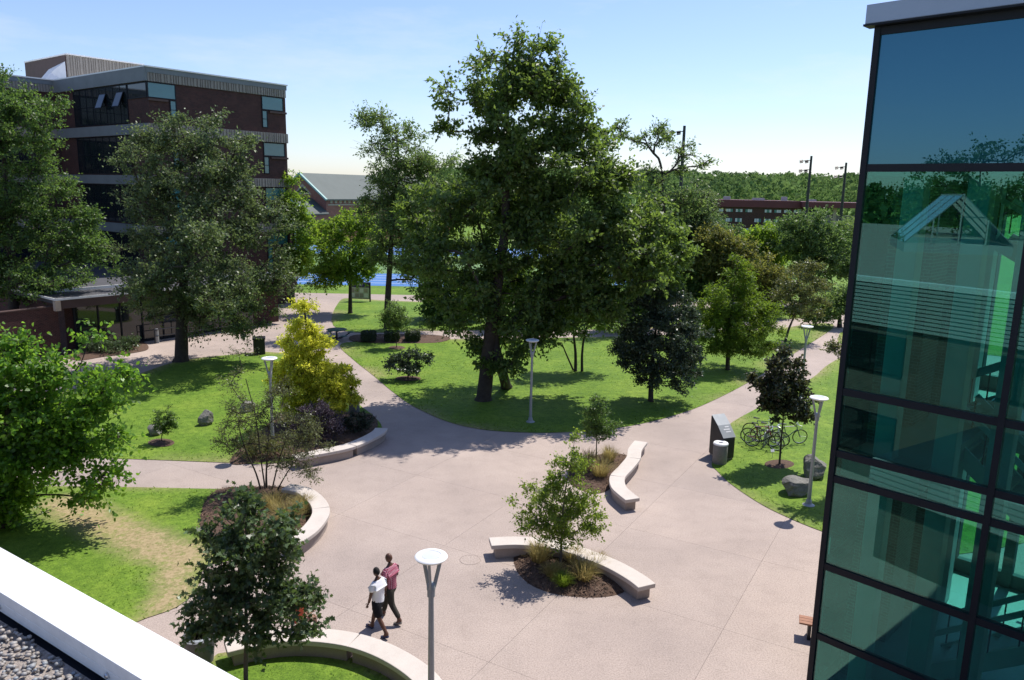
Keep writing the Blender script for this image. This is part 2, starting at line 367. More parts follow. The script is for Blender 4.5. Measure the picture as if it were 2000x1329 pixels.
MT['green_paint'] = pm('green_paint', (0.02, 0.07, 0.06), (0.025, 0.085, 0.07), 3, 0.45)
MT['purple_paint'] = pm('purple_header', (0.05, 0.035, 0.16), (0.045, 0.03, 0.13), 3, 0.5)
MT['paper'] = pm('notice_paper', (0.55, 0.56, 0.5), (0.4, 0.45, 0.4), 5, 0.8)

LEAF_GAIN = 1.0
LM = {
 'mid':    leaf_mat('leaf_mid', (0.080, 0.150, 0.038), 0.6, 0.48, 0.46, (0.24, 0.40, 0.06), spec=0.5),
 'elm':    leaf_mat('leaf_elm', (0.105, 0.150, 0.062), 0.6, 0.42, 0.46, (0.24, 0.33, 0.09), spec=0.5),
 'oak':    leaf_mat('leaf_oak', (0.092, 0.158, 0.036), 0.6, 0.50, 0.46, (0.30, 0.44, 0.06), spec=0.5, c2=(0.16, 0.22, 0.07)),
 'far':    leaf_mat('leaf_far', (0.095, 0.165, 0.052), 0.5, 0.46, 0.48, (0.22, 0.34, 0.07), spec=0.4),
 'pale':   leaf_mat('leaf_pale', (0.140, 0.215, 0.068), 0.45, 0.52, 0.48, (0.30, 0.42, 0.09), spec=0.4),
 'bright': leaf_mat('leaf_bright', (0.110, 0.235, 0.030), 0.5, 0.55, 0.40, (0.36, 0.62, 0.05), spec=0.45),
 'lime':   leaf_mat('leaf_lime', (0.15, 0.26, 0.030), 0.4, 0.55, 0.48, (0.42, 0.60, 0.05), spec=0.35),
 'young':  leaf_mat('leaf_young', (0.140, 0.225, 0.034), 0.5, 0.55, 0.40, (0.46, 0.60, 0.06), spec=0.45),
 'maple':  leaf_mat('leaf_maple', (0.084, 0.132, 0.058), 0.55, 0.38, 0.38, (0.18, 0.28, 0.04), spec=0.5),
 'dark':   leaf_mat('leaf_dark', (0.055, 0.085, 0.050), 0.55, 0.25, 0.38, (0.12, 0.18, 0.05), 0.5),
 'redleaf':leaf_mat('leaf_red', (0.048, 0.075, 0.034), 0.6, 0.3, 0.4, (0.16, 0.17, 0.05), 0.45, c2=(0.085, 0.062, 0.040)),
 'rust':   leaf_mat('leaf_rust', (0.125, 0.165, 0.045), 0.5, 0.46, 0.48, (0.36, 0.36, 0.06), spec=0.35, c2=(0.19, 0.165, 0.055)),
 'olive':  leaf_mat('leaf_olive', (0.115, 0.195, 0.020), 0.5, 0.48, 0.48, (0.32, 0.46, 0.03), spec=0.35),
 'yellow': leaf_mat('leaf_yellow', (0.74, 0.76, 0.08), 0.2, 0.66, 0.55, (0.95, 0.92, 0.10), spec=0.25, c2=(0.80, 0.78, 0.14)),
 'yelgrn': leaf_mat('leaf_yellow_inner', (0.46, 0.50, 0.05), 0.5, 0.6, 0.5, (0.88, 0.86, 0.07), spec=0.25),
 'purple': leaf_mat('leaf_purple', (0.090, 0.070, 0.095), 0.5, 0.15, 0.42, (0.2, 0.09, 0.15), 0.45),
 'sparse': leaf_mat('leaf_sparse', (0.125, 0.150, 0.065), 0.5, 0.36, 0.42, spec=0.5),
 'juniper':leaf_mat('leaf_juniper', (0.080, 0.13, 0.055), 0.5, 0.25),
 'straw':  leaf_mat('grass_straw', (0.40, 0.31, 0.13), 0.5, 0.45, 0.6, (0.66, 0.52, 0.2), 0.2, c2=(0.30, 0.32, 0.09)),
 'woods':  leaf_mat('leaf_woods', (0.085, 0.150, 0.055), 0.6, 0.4, 0.8, (0.18, 0.28, 0.08), spec=0.05, nsc=0.055, lo_hi=((0.55, 0.65, 0.75), (1.5, 1.35, 1.1))),
 'hedge':  leaf_mat('leaf_hedge', (0.030, 0.048, 0.024), 0.5, 0.15, 0.5),
}

# ------------------------------------------------------------------ foliage
MAPLE = np.array([(0,0),(0.18,0.10),(0.12,0.36),(0.40,0.22),(0.52,0.46),(0.66,0.18),(1.0,0.0),
                  (0.66,-0.18),(0.52,-0.46),(0.40,-0.22),(0.12,-0.36),(0.18,-0.10)])
RHOMB = np.array([(0,0),(0.45,0.5),(1,0),(0.45,-0.5)])
OVAL = np.array([(0,0),(0.25,0.42),(0.62,0.45),(1,0),(0.62,-0.45),(0.25,-0.42)])
def unit(a): return a/np.maximum(np.linalg.norm(a, axis=-1, keepdims=True), 1e-9)
def leaves_mesh(name, P, A, N, L, Wd, shape, rs):
    """P base points, A leaf axis, N leaf normal"""
    n = len(P); A = unit(A); B = unit(np.cross(N, A)); Nn = np.cross(A, B)
    l = (L*rs.uniform(0.65, 1.25, n))[:, None, None]; w = (Wd*rs.uniform(0.7, 1.25, n))[:, None, None]
    T = shape; k = len(T)
    fold = np.abs(T[:, 1])*0.35-0.22*T[:, 0]**2
    V = P[:, None, :]+A[:, None, :]*(T[None, :, 0, None]*l)+B[:, None, :]*(T[None, :, 1, None]*w)+Nn[:, None, :]*(fold[None, :, None]*w)
    return raw_mesh(name, V, k)

def tree(name, label, cat, base, lobes, trunk, r0, clumps, twigs, per, leaf, mat, bark='bark', seed=1, crad=0.8,
         shape=RHOMB, group=None, upb=0.55, droop=0.0, shell=0.5, bare=0.0, twig_r=0.006, extra_trunks=(), spread=0.9, twig_geo=True, trunk_top=0.12, mat2=None, m2=0.0, ls=0.9):
    """trunk: list of world points; lobes: (centre, (rx,ry,rz))"""
    rs = np.random.RandomState(seed)
    base = np.array(base, float); root = thing(name, label, cat, base, 0, group)
    if clumps >= 100: clumps = int(clumps*0.74); twigs = int(twigs*1.8)
    # clump centres
    lobes = [(np.array(c)+rs.normal(size=3)*np.array(r)*0.10, np.array(r)*ls*rs.uniform(0.85, 1.1)) for c, r in lobes]
    wts = np.array([(r[0]*r[1]*r[2])**0.72 for _, r in lobes]); cnt = np.maximum(1, np.round(clumps*wts/wts.sum())).astype(int)
    C = []; OUT = []
    for (c, r), k in zip(lobes, cnt):
        d = unit(rs.normal(size=(k, 3))); rad = 1-shell*rs.rand(k)**1.3
        rad = rad*np.where(rs.rand(k) < 0.16, rs.uniform(1.08, 1.32, k), rs.uniform(0.82, 1.0, k))
        d2 = d*rad[:, None]
        C.append(np.array(c)+d2*np.array(r)); OUT.append(d)
    C = np.vstack(C); OUT = np.vstack(OUT)
    ok = C[:, 2] > base[2]+0.25; C = C[ok]; OUT = OUT[ok]
    # skeleton
    tp = catmull(trunk, 4); nodes = [np.array(p) for p in tp]; par = [-1]+list(range(len(tp)-1)); ntr = len(nodes)
    plen = [0.0]
    for i in range(1, ntr): plen.append(plen[-1]+np.linalg.norm(nodes[i]-nodes[i-1]))
    tipcount = {}
    NA = np.zeros((len(nodes)+len(C)*14+50, 3)); NA[:ntr] = nodes; PL = np.zeros(len(NA)); PL[:ntr] = plen
    nn = ntr; PAR = np.full(len(NA), -1); PAR[:ntr] = par
    TR = np.array(nodes)
    dtr = np.min(np.linalg.norm(C[:, None, :]-TR[None], axis=2), axis=1)
    order = np.argsort(dtr); ends = np.zeros(len(C), int)
    lo = int(ntr*0.25)
    for i in order:
        c = C[i]; q = NA[lo:nn]; dv = c-q; ds = np.linalg.norm(dv, axis=1)
        cost = ds*(1+0.55*np.clip(-dv[:, 2]/np.maximum(ds, 1e-6)+0.1, 0, 2))+0.18*PL[lo:nn]
        j = lo+int(np.argmin(cost)); a = NA[j]; D = np.linalg.norm(c-a)
        k = int(min(12, max(2, round(D/0.55))))
        pj = PAR[j]; pd = unit(a-NA[pj]) if pj >= 0 else np.array([0, 0, 1.])
        ctrl = a+(pd*0.5+np.array([0, 0, 0.25]))*D*0.45
        prev = j
        for s in range(1, k+1):
            t = s/k; p = (1-t)**2*a+2*t*(1-t)*ctrl+t*t*c
            if s < k: p = p+rs.normal(size=3)*0.05*min(1.0, D*0.4)
            NA[nn] = p; PAR[nn] = prev; PL[nn] = PL[prev]+D/k; prev = nn; nn += 1
        ends[i] = prev
    W_ = np.zeros(nn); W_[ends] = 1
    for i in range(nn-1, 0, -1):
        if PAR[i] >= 0: W_[PAR[i]] += W_[i]
    R = 0.55*r0*np.maximum(W_/max(1, len(C)), 0)**0.46+twig_r*1.3
    # branch frusta
    e = np.arange(ntr, nn); p1 = NA[e]; p0 = NA[PAR[e]]; r1 = R[e]; r0_ = np.minimum(R[PAR[e]], R[e]*1.35); r0_ = np.maximum(r0_, r1)
    d = unit(p1-p0); p0 = p0-d*0.01
    a = unit(np.cross(d, np.array([0.31, 0.22, 0.92]))); b = np.cross(d, a); ns = 5
    th = np.arange(ns)*2*np.pi/ns; cs = np.cos(th); sn = np.sin(th)
    ringv = a[:, None, :]*cs[None, :, None]+b[:, None, :]*sn[None, :, None]
    V = np.stack([p0[:, None, :]+ringv*r0_[:, None, None], p1[:, None, :]+ringv*r1[:, None, None]], axis=1)   # E,2,ns,3
    E_ = len(e); off = np.arange(E_)[:, None, None]*2*ns
    q = np.stack([np.arange(ns), (np.arange(ns)+1) % ns, ns+(np.arange(ns)+1) % ns, ns+np.arange(ns)], axis=1)
    I = (off+q[None]).reshape(-1)
    Vb = V.reshape(-1, 3)-base
    # twigs with leaves
    K = len(C)*twigs; cc = np.repeat(np.arange(len(C)), twigs)
    td = unit(OUT[cc]*np.array([.45, .45, .3])+rs.normal(size=(K, 3))*spread*np.array([1, 1, .55])+np.array([0, 0, 0.18-droop]))
    cs_ = rs.uniform(0.65, 1.3, len(C))[cc]; tl = crad*rs.uniform(0.45, 1.2, K)*cs_
    o = C[cc]+rs.normal(size=(K, 3))*crad*0.12
    mesh_b = raw_mesh('limbs', Vb, 4, I)
    if twig_geo:
        a2 = unit(np.cross(td, np.array([0.2, 0.3, 0.93]))); b2 = np.cross(td, a2); th = np.arange(3)*2*np.pi/3
        rg = a2[:, None, :]*np.cos(th)[None, :, None]+b2[:, None, :]*np.sin(th)[None, :, None]
        tip = o+td*tl[:, None]; tip[:, 2] -= droop*tl*0.3
        VT = np.stack([o[:, None, :]+rg*twig_r, tip[:, None, :]+rg*twig_r*0.4], axis=1).reshape(-1, 3)-base
        q3 = np.array([(0,1,4,3),(1,2,5,4),(2,0,3,5)]); IT = (np.arange(K)[:, None, None]*6+q3[None]).reshape(-1)
        mesh_b2 = raw_mesh('limbs', np.vstack([Vb, VT]), 4, np.concatenate([I, IT+len(Vb)]))
        bpy.data.meshes.remove(mesh_b); mesh_b = mesh_b2
    mesh_b.materials.append(MT[bark]); ob = bpy.data.objects.new('branches', mesh_b); link(ob, root); ob['kind'] = 'stuff'
    # trunk
    m = MB(); k = len(tp)
    tr = [r0*((1-i/(k-1))*(1-trunk_top)+trunk_top) for i in range(k)]
    tr[0] *= 1.35
    m.tube([np.array(p)-base for p in tp], tr, 10); m.build('trunk', MT[bark], root, True)
    for pts, ra in extra_trunks:
        pp = catmull(pts, 4); kk = len(pp); m = MB()
        m.tube([np.array(p)-base for p in pp], [ra*(1.25 if i == 0 else 1-0.55*i/(kk-1)) for i in range(kk)], 9); m.build('trunk', MT[bark], root, True)
    # leaves
    keep = rs.rand(K) > bare
    kk = np.repeat(np.where(keep)[0], per); n = len(kk)
    t = np.tile(np.linspace(0.22, 1.0, per), keep.sum())+rs.normal(size=n)*0.06
    P = o[kk]+td[kk]*(tl[kk]*t)[:, None]+rs.normal(size=(n, 3))*crad*0.07
    P[:, 2] -= droop*tl[kk]*0.3*t*t
    A = unit(td[kk]*0.6+rs.normal(size=(n, 3))*0.8+np.array([0, 0, -0.15-droop*0.6]))
    N = unit(np.array([0, 0, 1.])*upb*0.75+OUT[cc[kk]]*0.4+rs.normal(size=(n, 3))*0.75)
    if mat2 is None:
        groups = [(np.ones(n, bool), mat)]
    else:
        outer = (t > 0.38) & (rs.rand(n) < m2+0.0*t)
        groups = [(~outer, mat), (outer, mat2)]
    for sel, mt in groups:
        if sel.sum() == 0: continue
        me = leaves_mesh('crown', P[sel]-base, A[sel], N[sel], leaf[0], leaf[1], shape, rs); me.materials.append(LM[mt])
        oc = bpy.data.objects.new('crown', me); link(oc, root); oc['kind'] = 'stuff'
    return root

def lobe(px, py, Y, rx, rz, dy=0.0, ry=None):
    s = pxm(Y+dy); return (atY(px, py, Y+dy), (rx*s, (ry if ry else rx*s*0.9), rz*s))
def ptree(name, label, cat, bpx, lobes, r0, trunk_px, **kw):
    """tree placed from its foot and crown as measured in the photograph"""
    b = at(*bpx); Y = b[1]
    L = [lobe(l[0], l[1], Y, l[2], l[3], *(l[4:] if len(l) > 4 else ())) for l in lobes]
    tr = [b+np.array([0, 0, -0.1])]+[atY(x, y, Y) for x, y in trunk_px]
    ex = kw.pop('extra_px', ())
    kw['extra_trunks'] = [([at(*p[0])+np.array([0, 0, -0.1])]+[atY(x, y, Y) for x, y in p[1:]], ra) for p, ra in ex]
    return tree(name, label, cat, b, L, tr, r0, **kw)

# ------------------------------------------------------------------ ground, paving, lawns
def structure(o, name=None): o['kind'] = 'structure'; return o
g = MB(); n = 24
g.add([(-3000, -600, 0), (3000, -600, 0), (3000, 4000, 0), (-3000, 4000, 0)], [(0, 1, 2, 3)])
go = structure(g.build('ground', MT['lawn'])); go.location.z = -0.06

FARY = at(700, 574)[1]
plaza = MB(); plaza.box(-60, 2, -0.05, 45, FARY, -0.03); plaza = structure(plaza.build('plaza', MT['joint']))

L_center = pxpoly([(664,676),(690,703),(730,735),(762,762),(800,790),(850,815),(900,832),(960,842),(1040,846),(1110,845),(1180,840),(1250,829),(1320,811),(1380,789),(1454,752),(1510,718),(1559,686),(1628,640),(1600,632),(1520,642),(1400,650),(1240,657),(1000,662),(850,664),(700,668)])
L_back = pxpoly([(664,645),(664,588),(700,584),(760,588),(900,592),(1240,600),(1500,602),(1640,585),(1646,602),(1600,618),(1500,627),(1400,633),(1240,643),(880,646)])
L_left = pxpoly([(-350,892),(0,893),(170,895),(300,899),(400,903),(455,905),(520,907),(585,897),(670,880),(722,860),(746,836),(728,812),(703,792),(690,770),(672,742),(645,712),(600,697),(520,688),(470,692),(350,706),(240,742),(150,760),(60,785),(-120,805),(-350,830)], 4)
L_low = pxpoly([(-350,948),(0,950),(232,952),(430,956),(520,952),(570,955),(605,985),(612,1005),(595,1035),(570,1060),(500,1080),(440,1098),(400,1110),(385,1150),(345,1187),(270,1215),(200,1255),(0,1375),(-300,1500),(-700,1500),(-600,1100)], 4)
L_isle = pxpoly([(412,1290),(440,1276),(520,1268),(600,1270),(680,1285),(750,1320),(800,1365),(800,1430),(600,1520),(380,1480),(330,1380)])
L_right = pxpoly([(1421,833),(1400,880),(1390,908),(1400,920),(1427,946),(1482,983),(1533,1009),(1606,1039),(1720,1075),(1900,1080),(2100,1000),(2000,820),(1800,700),(1700,668),(1640,700),(1612,717),(1583,741),(1481,797)], 4)
L_far = pxpoly([(1660,640),(1640,672),(1700,662),(1900,690),(2100,700),(2100,620),(1800,610)], 3)

def seg_w(X, Y, pts, rad):
    d = np.full(np.shape(X), 1e9); P = [at(*p)[:2] for p in pts]
    for a, b in zip(P[:-1], P[1:]):
        e = b-a; t = np.clip(((X-a[0])*e[0]+(Y-a[1])*e[1])/(e@e), 0, 1); d = np.minimum(d, np.hypot(X-a[0]-t*e[0], Y-a[1]-t*e[1]))
    return np.clip(1.25-d/rad, 0, 1)
def worn_low(X, Y):
    a = seg_w(X, Y, [(120,985),(185,1018),(250,1050),(310,1075),(372,1085)], 0.95)
    b = seg_w(X, Y, [(372,1085),(335,1130),(350,1150),(320,1185)], 0.65)
    return np.maximum(a, b)*(0.55+0.75*vnoise(X*1.3, Y*1.3))
LAWNS = []
def lawn(name, poly, sp, edge=0.25, worn=None, ew=0.6):
    P = np.array(poly); x0, y0 = P.min(0); x1, y1 = P.max(0)
    gx, gy = np.meshgrid(np.arange(x0, x1, sp), np.arange(y0, y1, sp)); gx = gx.ravel(); gy = gy.ravel()
    rs = np.random.RandomState(3); gx = gx+rs.uniform(-.2, .2, len(gx))*sp; gy = gy+rs.uniform(-.2, .2, len(gy))*sp
    ok = inside(poly, gx, gy); gx, gy = gx[ok], gy[ok]
    ok = edge_dist(poly, gx, gy) > sp*0.4; gx, gy = gx[ok], gy[ok]
    rimx = []
    pts = [Vector((float(p[0]), float(p[1]))) for p in poly]+[Vector((float(a), float(b))) for a, b in zip(gx, gy)]
    nb = len(poly)
    v, e, f, *_ = delaunay_2d_cdt(pts, [(i, (i+1) % nb) for i in range(nb)], [], 1, 1e-4)
    X = np.array([p.x for p in v]); Y = np.array([p.y for p in v])
    Z = 0.02+0.05*np.clip(edge_dist(poly, X, Y)/2.0, 0, 1)*vnoise(X*0.3+9, Y*0.3)
    me = bpy.data.meshes.new(name); me.from_pydata([(float(a), float(b), float(c)) for a, b, c in zip(X, Y, Z)], [], [tuple(q) for q in f]); me.update()
    w = ew*np.clip(1-edge_dist(poly, X, Y)/edge, 0, 1)*np.clip(vnoise(X*0.45+3, Y*0.45+7)*2.2-0.75, 0, 1)
    if worn: w = np.maximum(w, worn(X, Y))
    at_ = me.attributes.new('worn', 'FLOAT', 'POINT'); at_.data.foreach_set('value', w.astype(np.float32))
    me.materials.append(MT['lawn']); o = bpy.data.objects.new(name, me); link(o); structure(o)
    LAWNS.append((poly, worn, edge, ew)); return o
lawn('lawn', L_center, 0.7, 1.3); lawn('lawn', L_back, 1.3, 0.6); lawn('lawn', L_left, 0.8, 0.8); lawn('lawn', L_low, 0.35, 0.4, worn_low)
lawn('lawn', L_isle, 0.3, 0.2); lawn('lawn', L_right, 0.6, 0.8); lawn('lawn', L_far, 1.5, 0.6)

# concrete slabs between score joints, each its own piece
ang = math.radians(-30); ex = np.array([math.cos(ang), math.sin(ang)]); ey = np.array([-ex[1], ex[0]]); SZ = 4.3
allp = [l[0] for l in LAWNS]
k = 0; slab_me = None
me = MB(); h = SZ/2-0.003
me.box(-h, -h, -0.028, h, h, 0.0); slab_me = None
for i in range(-22, 23):
    for j in range(-4, 26):
        c = ex*(-8.38+SZ*(i+0.5))+ey*(18.04+SZ*(j+0.5))
        q = [c+ex*a*SZ/2+ey*b*SZ/2 for a in (-1, 0, 1) for b in (-1, 0, 1)]
        qx = np.array([p[0] for p in q]); qy = np.array([p[1] for p in q])
        if qy.max() < 9 or qy.max() > FARY or qx.min() < -50 or qx.max() > 40: continue
        if abs(c[0])/max(c[1], 1) > 0.95: continue
        hid = False
        for p in allp:
            if inside(p, qx, qy).all() and edge_dist(p, qx, qy).min() > 0.1: hid = True; break
        if hid: continue
        if slab_me is None:
            o = me.build('paving_slab', MT['paving'], plaza); slab_me = o.data
        else:
            o = bpy.data.objects.new('paving_slab', slab_me); link(o, plaza)
        o.location = (c[0], c[1], 0.0); o.rotation_euler.z = ang

# grass blades standing in the lawns (one mass)
rs = np.random.RandomState(11); BP = []; BD = []
for poly, worn, edge, ew in LAWNS:
    P = np.array(poly); x0, y0 = P.min(0); x1, y1 = P.max(0); y1 = min(y1, 62)
    area = max(0, (x1-x0)*(y1-y0)); nt_ = int(min(area*190, 620000))
    X = rs.uniform(x0, x1, nt_); Y = rs.uniform(y0, y1, nt_)
    D = np.hypot(X, Y); ok = (np.abs(X)/np.maximum(Y, 1) < 0.78) & (Y > 10)
    ok &= rs.rand(nt_) < np.clip((20.0/np.maximum(D, 1))**1.7, 0, 1)*np.clip(area*190/620000, 0.2, 1)
    X, Y = X[ok], Y[ok]; ok = inside(poly, X, Y); X, Y = X[ok], Y[ok]
    if worn is not None:
        ok = rs.rand(len(X)) > worn(X, Y)*1.2; X, Y = X[ok], Y[ok]
    BP.append(np.stack([X, Y], 1))
BP = np.vstack(BP); n = len(BP); D = np.hypot(BP[:, 0], BP[:, 1])
hh = rs.uniform(0.025, 0.06, n)*(0.8+D/90); ww = 0.014*(0.7+D/24); th = rs.rand(n)*math.pi; lean = rs.normal(size=(n, 2))*0.05
dx = np.cos(th)*ww; dy = np.sin(th)*ww; z = np.full(n, 0.02)
V = np.stack([np.stack([BP[:, 0]-dx, BP[:, 1]-dy, z], 1), np.stack([BP[:, 0]+dx, BP[:, 1]+dy, z], 1), np.stack([BP[:, 0]+lean[:, 0], BP[:, 1]+lean[:, 1], z+hh], 1)], 1)
gm = raw_mesh('grass', V, 3); gm.materials.append(MT['blade']); o = bpy.data.objects.new('grass', gm); link(o)
tag(o, 'short green grass blades growing over all the lawns', 'grass', kind='stuff')

# bark mulch beds
def bed(name, poly, hgt=0.10, z0=0.022, chips=0):
    P = np.array(poly); sp = 0.22 if P[:, 1].mean() < 30 else 0.5; x0, y0 = P.min(0); x1, y1 = P.max(0)
    gx, gy = np.meshgrid(np.arange(x0, x1, sp), np.arange(y0, y1, sp)); gx = gx.ravel(); gy = gy.ravel()
    ok = inside(poly, gx, gy) ; gx, gy = gx[ok], gy[ok]; ok = edge_dist(poly, gx, gy) > sp*0.4; gx, gy = gx[ok], gy[ok]
    nb = len(poly); pts = [Vector((float(a), float(b))) for a, b in poly]+[Vector((float(a), float(b))) for a, b in zip(gx, gy)]
    v, e, f, *_ = delaunay_2d_cdt(pts, [(i, (i+1) % nb) for i in range(nb)], [], 1, 1e-4)
    X = np.array([p.x for p in v]); Y = np.array([p.y for p in v]); ed = edge_dist(poly, X, Y)
    Z = z0+hgt*np.clip(ed/0.5, 0, 1)**0.7*(0.7+0.6*vnoise(X*4, Y*4))
    me = bpy.data.meshes.new(name); me.from_pydata([(float(a), float(b), float(c)) for a, b, c in zip(X, Y, Z)], [], [tuple(q) for q in f], shade_flat=False); me.update()
    me.materials.append(MT['mulch']); o = bpy.data.objects.new(name, me); link(o); structure(o)
    if chips:
        rs = np.random.RandomState(7); X = rs.uniform(x0, x1, chips); Y = rs.uniform(y0, y1, chips); ok = inside(poly, X, Y); X, Y = X[ok], Y[ok]
        ed = edge_dist(poly, X, Y); n = len(X)
        Pp = np.stack([X, Y, z0+hgt*np.clip(ed/0.5, 0, 1)**0.7*(0.75+0.6*vnoise(X*4, Y*4))+0.012], 1)
        A = rs.normal(size=(n, 3)); A[:, 2] *= 0.3; N = np.array([0, 0, 1.])+rs.normal(size=(n, 3))*0.4
        me = leaves_mesh('bark_chips', Pp, A, N, 0.09, 0.045, OVAL[[0, 1, 3, 4]], rs); me.materials.append(MT['chip'])
        oc = bpy.data.objects.new('bark_chips', me); link(oc, o); oc['kind'] = 'stuff'
    return o
bed('mulch_bed', pxpoly([(1003,1092),(1012,1075),(1050,1066),(1100,1072),(1150,1085),(1200,1112),(1225,1140),(1212,1160),(1160,1168),(1090,1162),(1040,1145),(1012,1120)], 5), 0.14, 0.004, 2600)
bed('mulch_bed', pxpoly([(430,957),(398,982),(386,1015),(388,1045),(410,1070),(470,1085),(560,1062),(590,1035),(606,1002),(596,972),(566,954),(500,952)], 5), 0.14, 0.024, 3200)
bed('mulch_bed', pxpoly([(448,903),(500,905),(585,893),(660,878),(716,858),(738,834),(728,812),(690,806),(640,800),(560,800),(500,850)], 4), 0.12, 0.03, 2600)
bed('mulch_bed', pxpoly([(1110,925),(1150,895),(1195,885),(1230,895),(1205,925),(1192,955),(1160,965),(1120,950)], 5), 0.12, 0.004, 1600)
bed('mulch_bed', pxpoly([(150,705),(200,698),(262,690),(290,682),(278,668),(230,660),(165,668),(120,690)], 4), 0.1, 0.024)
bed('mulch_bed', pxpoly([(690,668),(760,672),(850,671),(880,662),(850,656),(760,654),(690,656)], 4), 0.08, 0.05)
for (x, y, rx, ry) in [(315,867,26,8),(1522,909,29,9),(775,681,18,4),(797,741,25,5)]:
    bed('mulch_bed', pxpoly([(x+rx*math.cos(a), y+ry*math.sin(a)) for a in np.linspace(0, 2*math.pi, 13)[:-1]], 2), 0.08, 0.05)

# running track and field beyond the trees
def stadium_ring(y0, y1, x0, x1, n=20):
    r = (y1-y0)/2; cy = (y0+y1)/2; p = []
    for i in range(n+1):
        a = -math.pi/2+math.pi*i/n; p.append((x1+r*math.cos(a), cy+r*math.sin(a)))
    for i in range(n+1):
        a = math.pi/2+math.pi*i/n; p.append((x0+r*math.cos(a), cy+r*math.sin(a)))
    return p
yo0, yi0, yi1, yo1 = at(700, 557)[1], at(700, 533)[1], at(700, 496)[1], at(700, 480)[1]
t = MB(); A_ = stadium_ring(yo0, yo1, -60, -4); B_ = stadium_ring(yi0, yi1, -60, -4); n = len(A_)
t.add([(x, y, 0) for x, y in A_]+[(x, y, 0) for x, y in B_], [(i, (i+1) % n, n+(i+1) % n, n+i) for i in range(n)])
tk = structure(t.build('running_track', MT['track'])); tk.location.z = -0.045
for f_ in (0.2, 0.4, 0.6, 0.8):
    t = MB(); ra = [(a[0]*(1-f_)+b[0]*f_, a[1]*(1-f_)+b[1]*f_) for a, b in zip(A_, B_)]; rb = [(a[0]*(1-f_-.012)+b[0]*(f_+.012), a[1]*(1-f_-.012)+b[1]*(f_+.012)) for a, b in zip(A_, B_)]
    t.add([(x, y, 0.006) for x, y in ra]+[(x, y, 0.006) for x, y in rb], [(i, (i+1) % n, n+(i+1) % n, n+i) for i in range(n)]); t.build('lane_line', MT['line'], tk)
t = MB(); t.add([(x, y, 0) for x, y in B_], [tuple(range(n))]); t = structure(t.build('sports_field', MT['turf'])); t.location.z = -0.05

# ------------------------------------------------------------------ glass stair tower on the right
MT['brick_inner'] = brick_mat('inner_brick', (0.22, 0.20, 0.18), (0.16, 0.145, 0.13), (0.36, 0.34, 0.32))
GC = np.array([6.63, 15.0, 0.0])
tower = thing('glass_tower', 'teal glass curtain wall stair tower with dark mullions and grey cornice', 'building', GC, math.radians(-45))
TX, TY = 11.4, 9.0
ZT = [0.12, 1.55, 3.16, 5.10, 5.65, 6.95, 11.33, 13.86]; XM = [0.0, 2.83, 5.66, 8.5, 11.33]
for i in range(len(XM)-1):
    for j in range(len(ZT)-1):
        p = MB(); p.box(XM[i]+0.05, 0.0, ZT[j]+0.05, XM[i+1]-0.05, 0.024, ZT[j+1]-0.05)
        top_ = (j == len(ZT)-2)
        p.build('glass_pane', MT['spandrel' if top_ else 'glass'], tower)
for x in XM:
    m = MB(); m.box(x-0.055, -0.05, 0, x+0.055, 0.12, 13.86); m.build('mullion', MT['frame'], tower)
for z in ZT[:-1]+[13.785]:
    for a, b in zip(XM[:-1], XM[1:]):
        m = MB(); m.box(a+0.055, -0.035, z-0.07, b-0.055, 0.11, z+0.07); m.build('transom', MT['frame'], tower)
# far side (x = 0 plane) and back wall
YM = [0.15, 2.6, 5.0, 7.4, 9.0]
for i in range(len(YM)-1):
    for j in range(len(ZT)-1):
        p = MB(); p.box(0.0, YM[i]+0.05, ZT[j]+0.05, 0.024, YM[i+1]-0.05, ZT[j+1]-0.05); p.build('glass_pane', MT['spandrel' if j == len(ZT)-2 else 'glass'], tower)
for y in YM[1:]:
    m = MB(); m.box(-0.05, y-0.05, 0, 0.12, y+0.05, 13.86); m.build('mullion', MT['frame'], tower)
for z in ZT[:-1]:
    for a, b in zip(YM[:-1], YM[1:]):
        m = MB(); m.box(-0.035, a+0.055, z-0.06, 0.11, b-0.055, z+0.06); m.build('transom', MT['frame'], tower)
m = MB(); m.box(-0.18, -0.2, 13.90, TX+0.2, 0.0, 14.24); m.box(-0.18, 0.0, 13.90, 0.0, TY+0.2, 14.24); m.box(0.0, 0.0, 14.12, TX, 0.45, 14.238); m.box(0.0, 0.45, 14.12, 0.45, TY, 14.238)
m.build('cornice', MT['cornice'], tower, bevel=0.015)
m = MB(); m.box(-0.2, -0.22, 13.865, TX+0.2, 0.1, 13.90); m.build('drip_edge', MT['frame'], tower)
m = MB(); m.box(0.05, 0.05, 13.6, TX, TY, 13.84); m.build('roof', MT['membrane'], tower)
m = MB(); m.box(0.13, 0.13, 11.2, TX, TY, 11.5); m.build('ceiling_slab', MT['innerwall'], tower)
m = MB(); m.box(0.03, 0.03, -0.05, TX, TY, 0.1); m.build('floor_slab', MT['innerfloor'], tower)
m = MB(); m.box(0.13, 0.13, 5.15, 1.6, TY-0.3, 5.6); m.build('floor_slab', MT['innerfloor'], tower)
m = MB(); m.box(1.6, 4.6, 5.15, TX-0.1, TY-0.3, 5.6); m.build('floor_slab', MT['innerfloor'], tower)
for x in (0.75, 1.85, 2.75, 4.5, 6.4, 8.4, 10.2):
    m = MB(); m.box(x-0.19, 0.55, 0.1, x+0.19, 0.93, 11.2); m.build('column', MT['column'], tower, bevel=0.02)
m = MB(); m.box(0.45, 6.4, 0.1, 0.85, 6.8, 5.15); m.box(0.45, 6.4, 5.6, 0.85, 6.8, 11.2); m.build('column', MT['column'], tower)
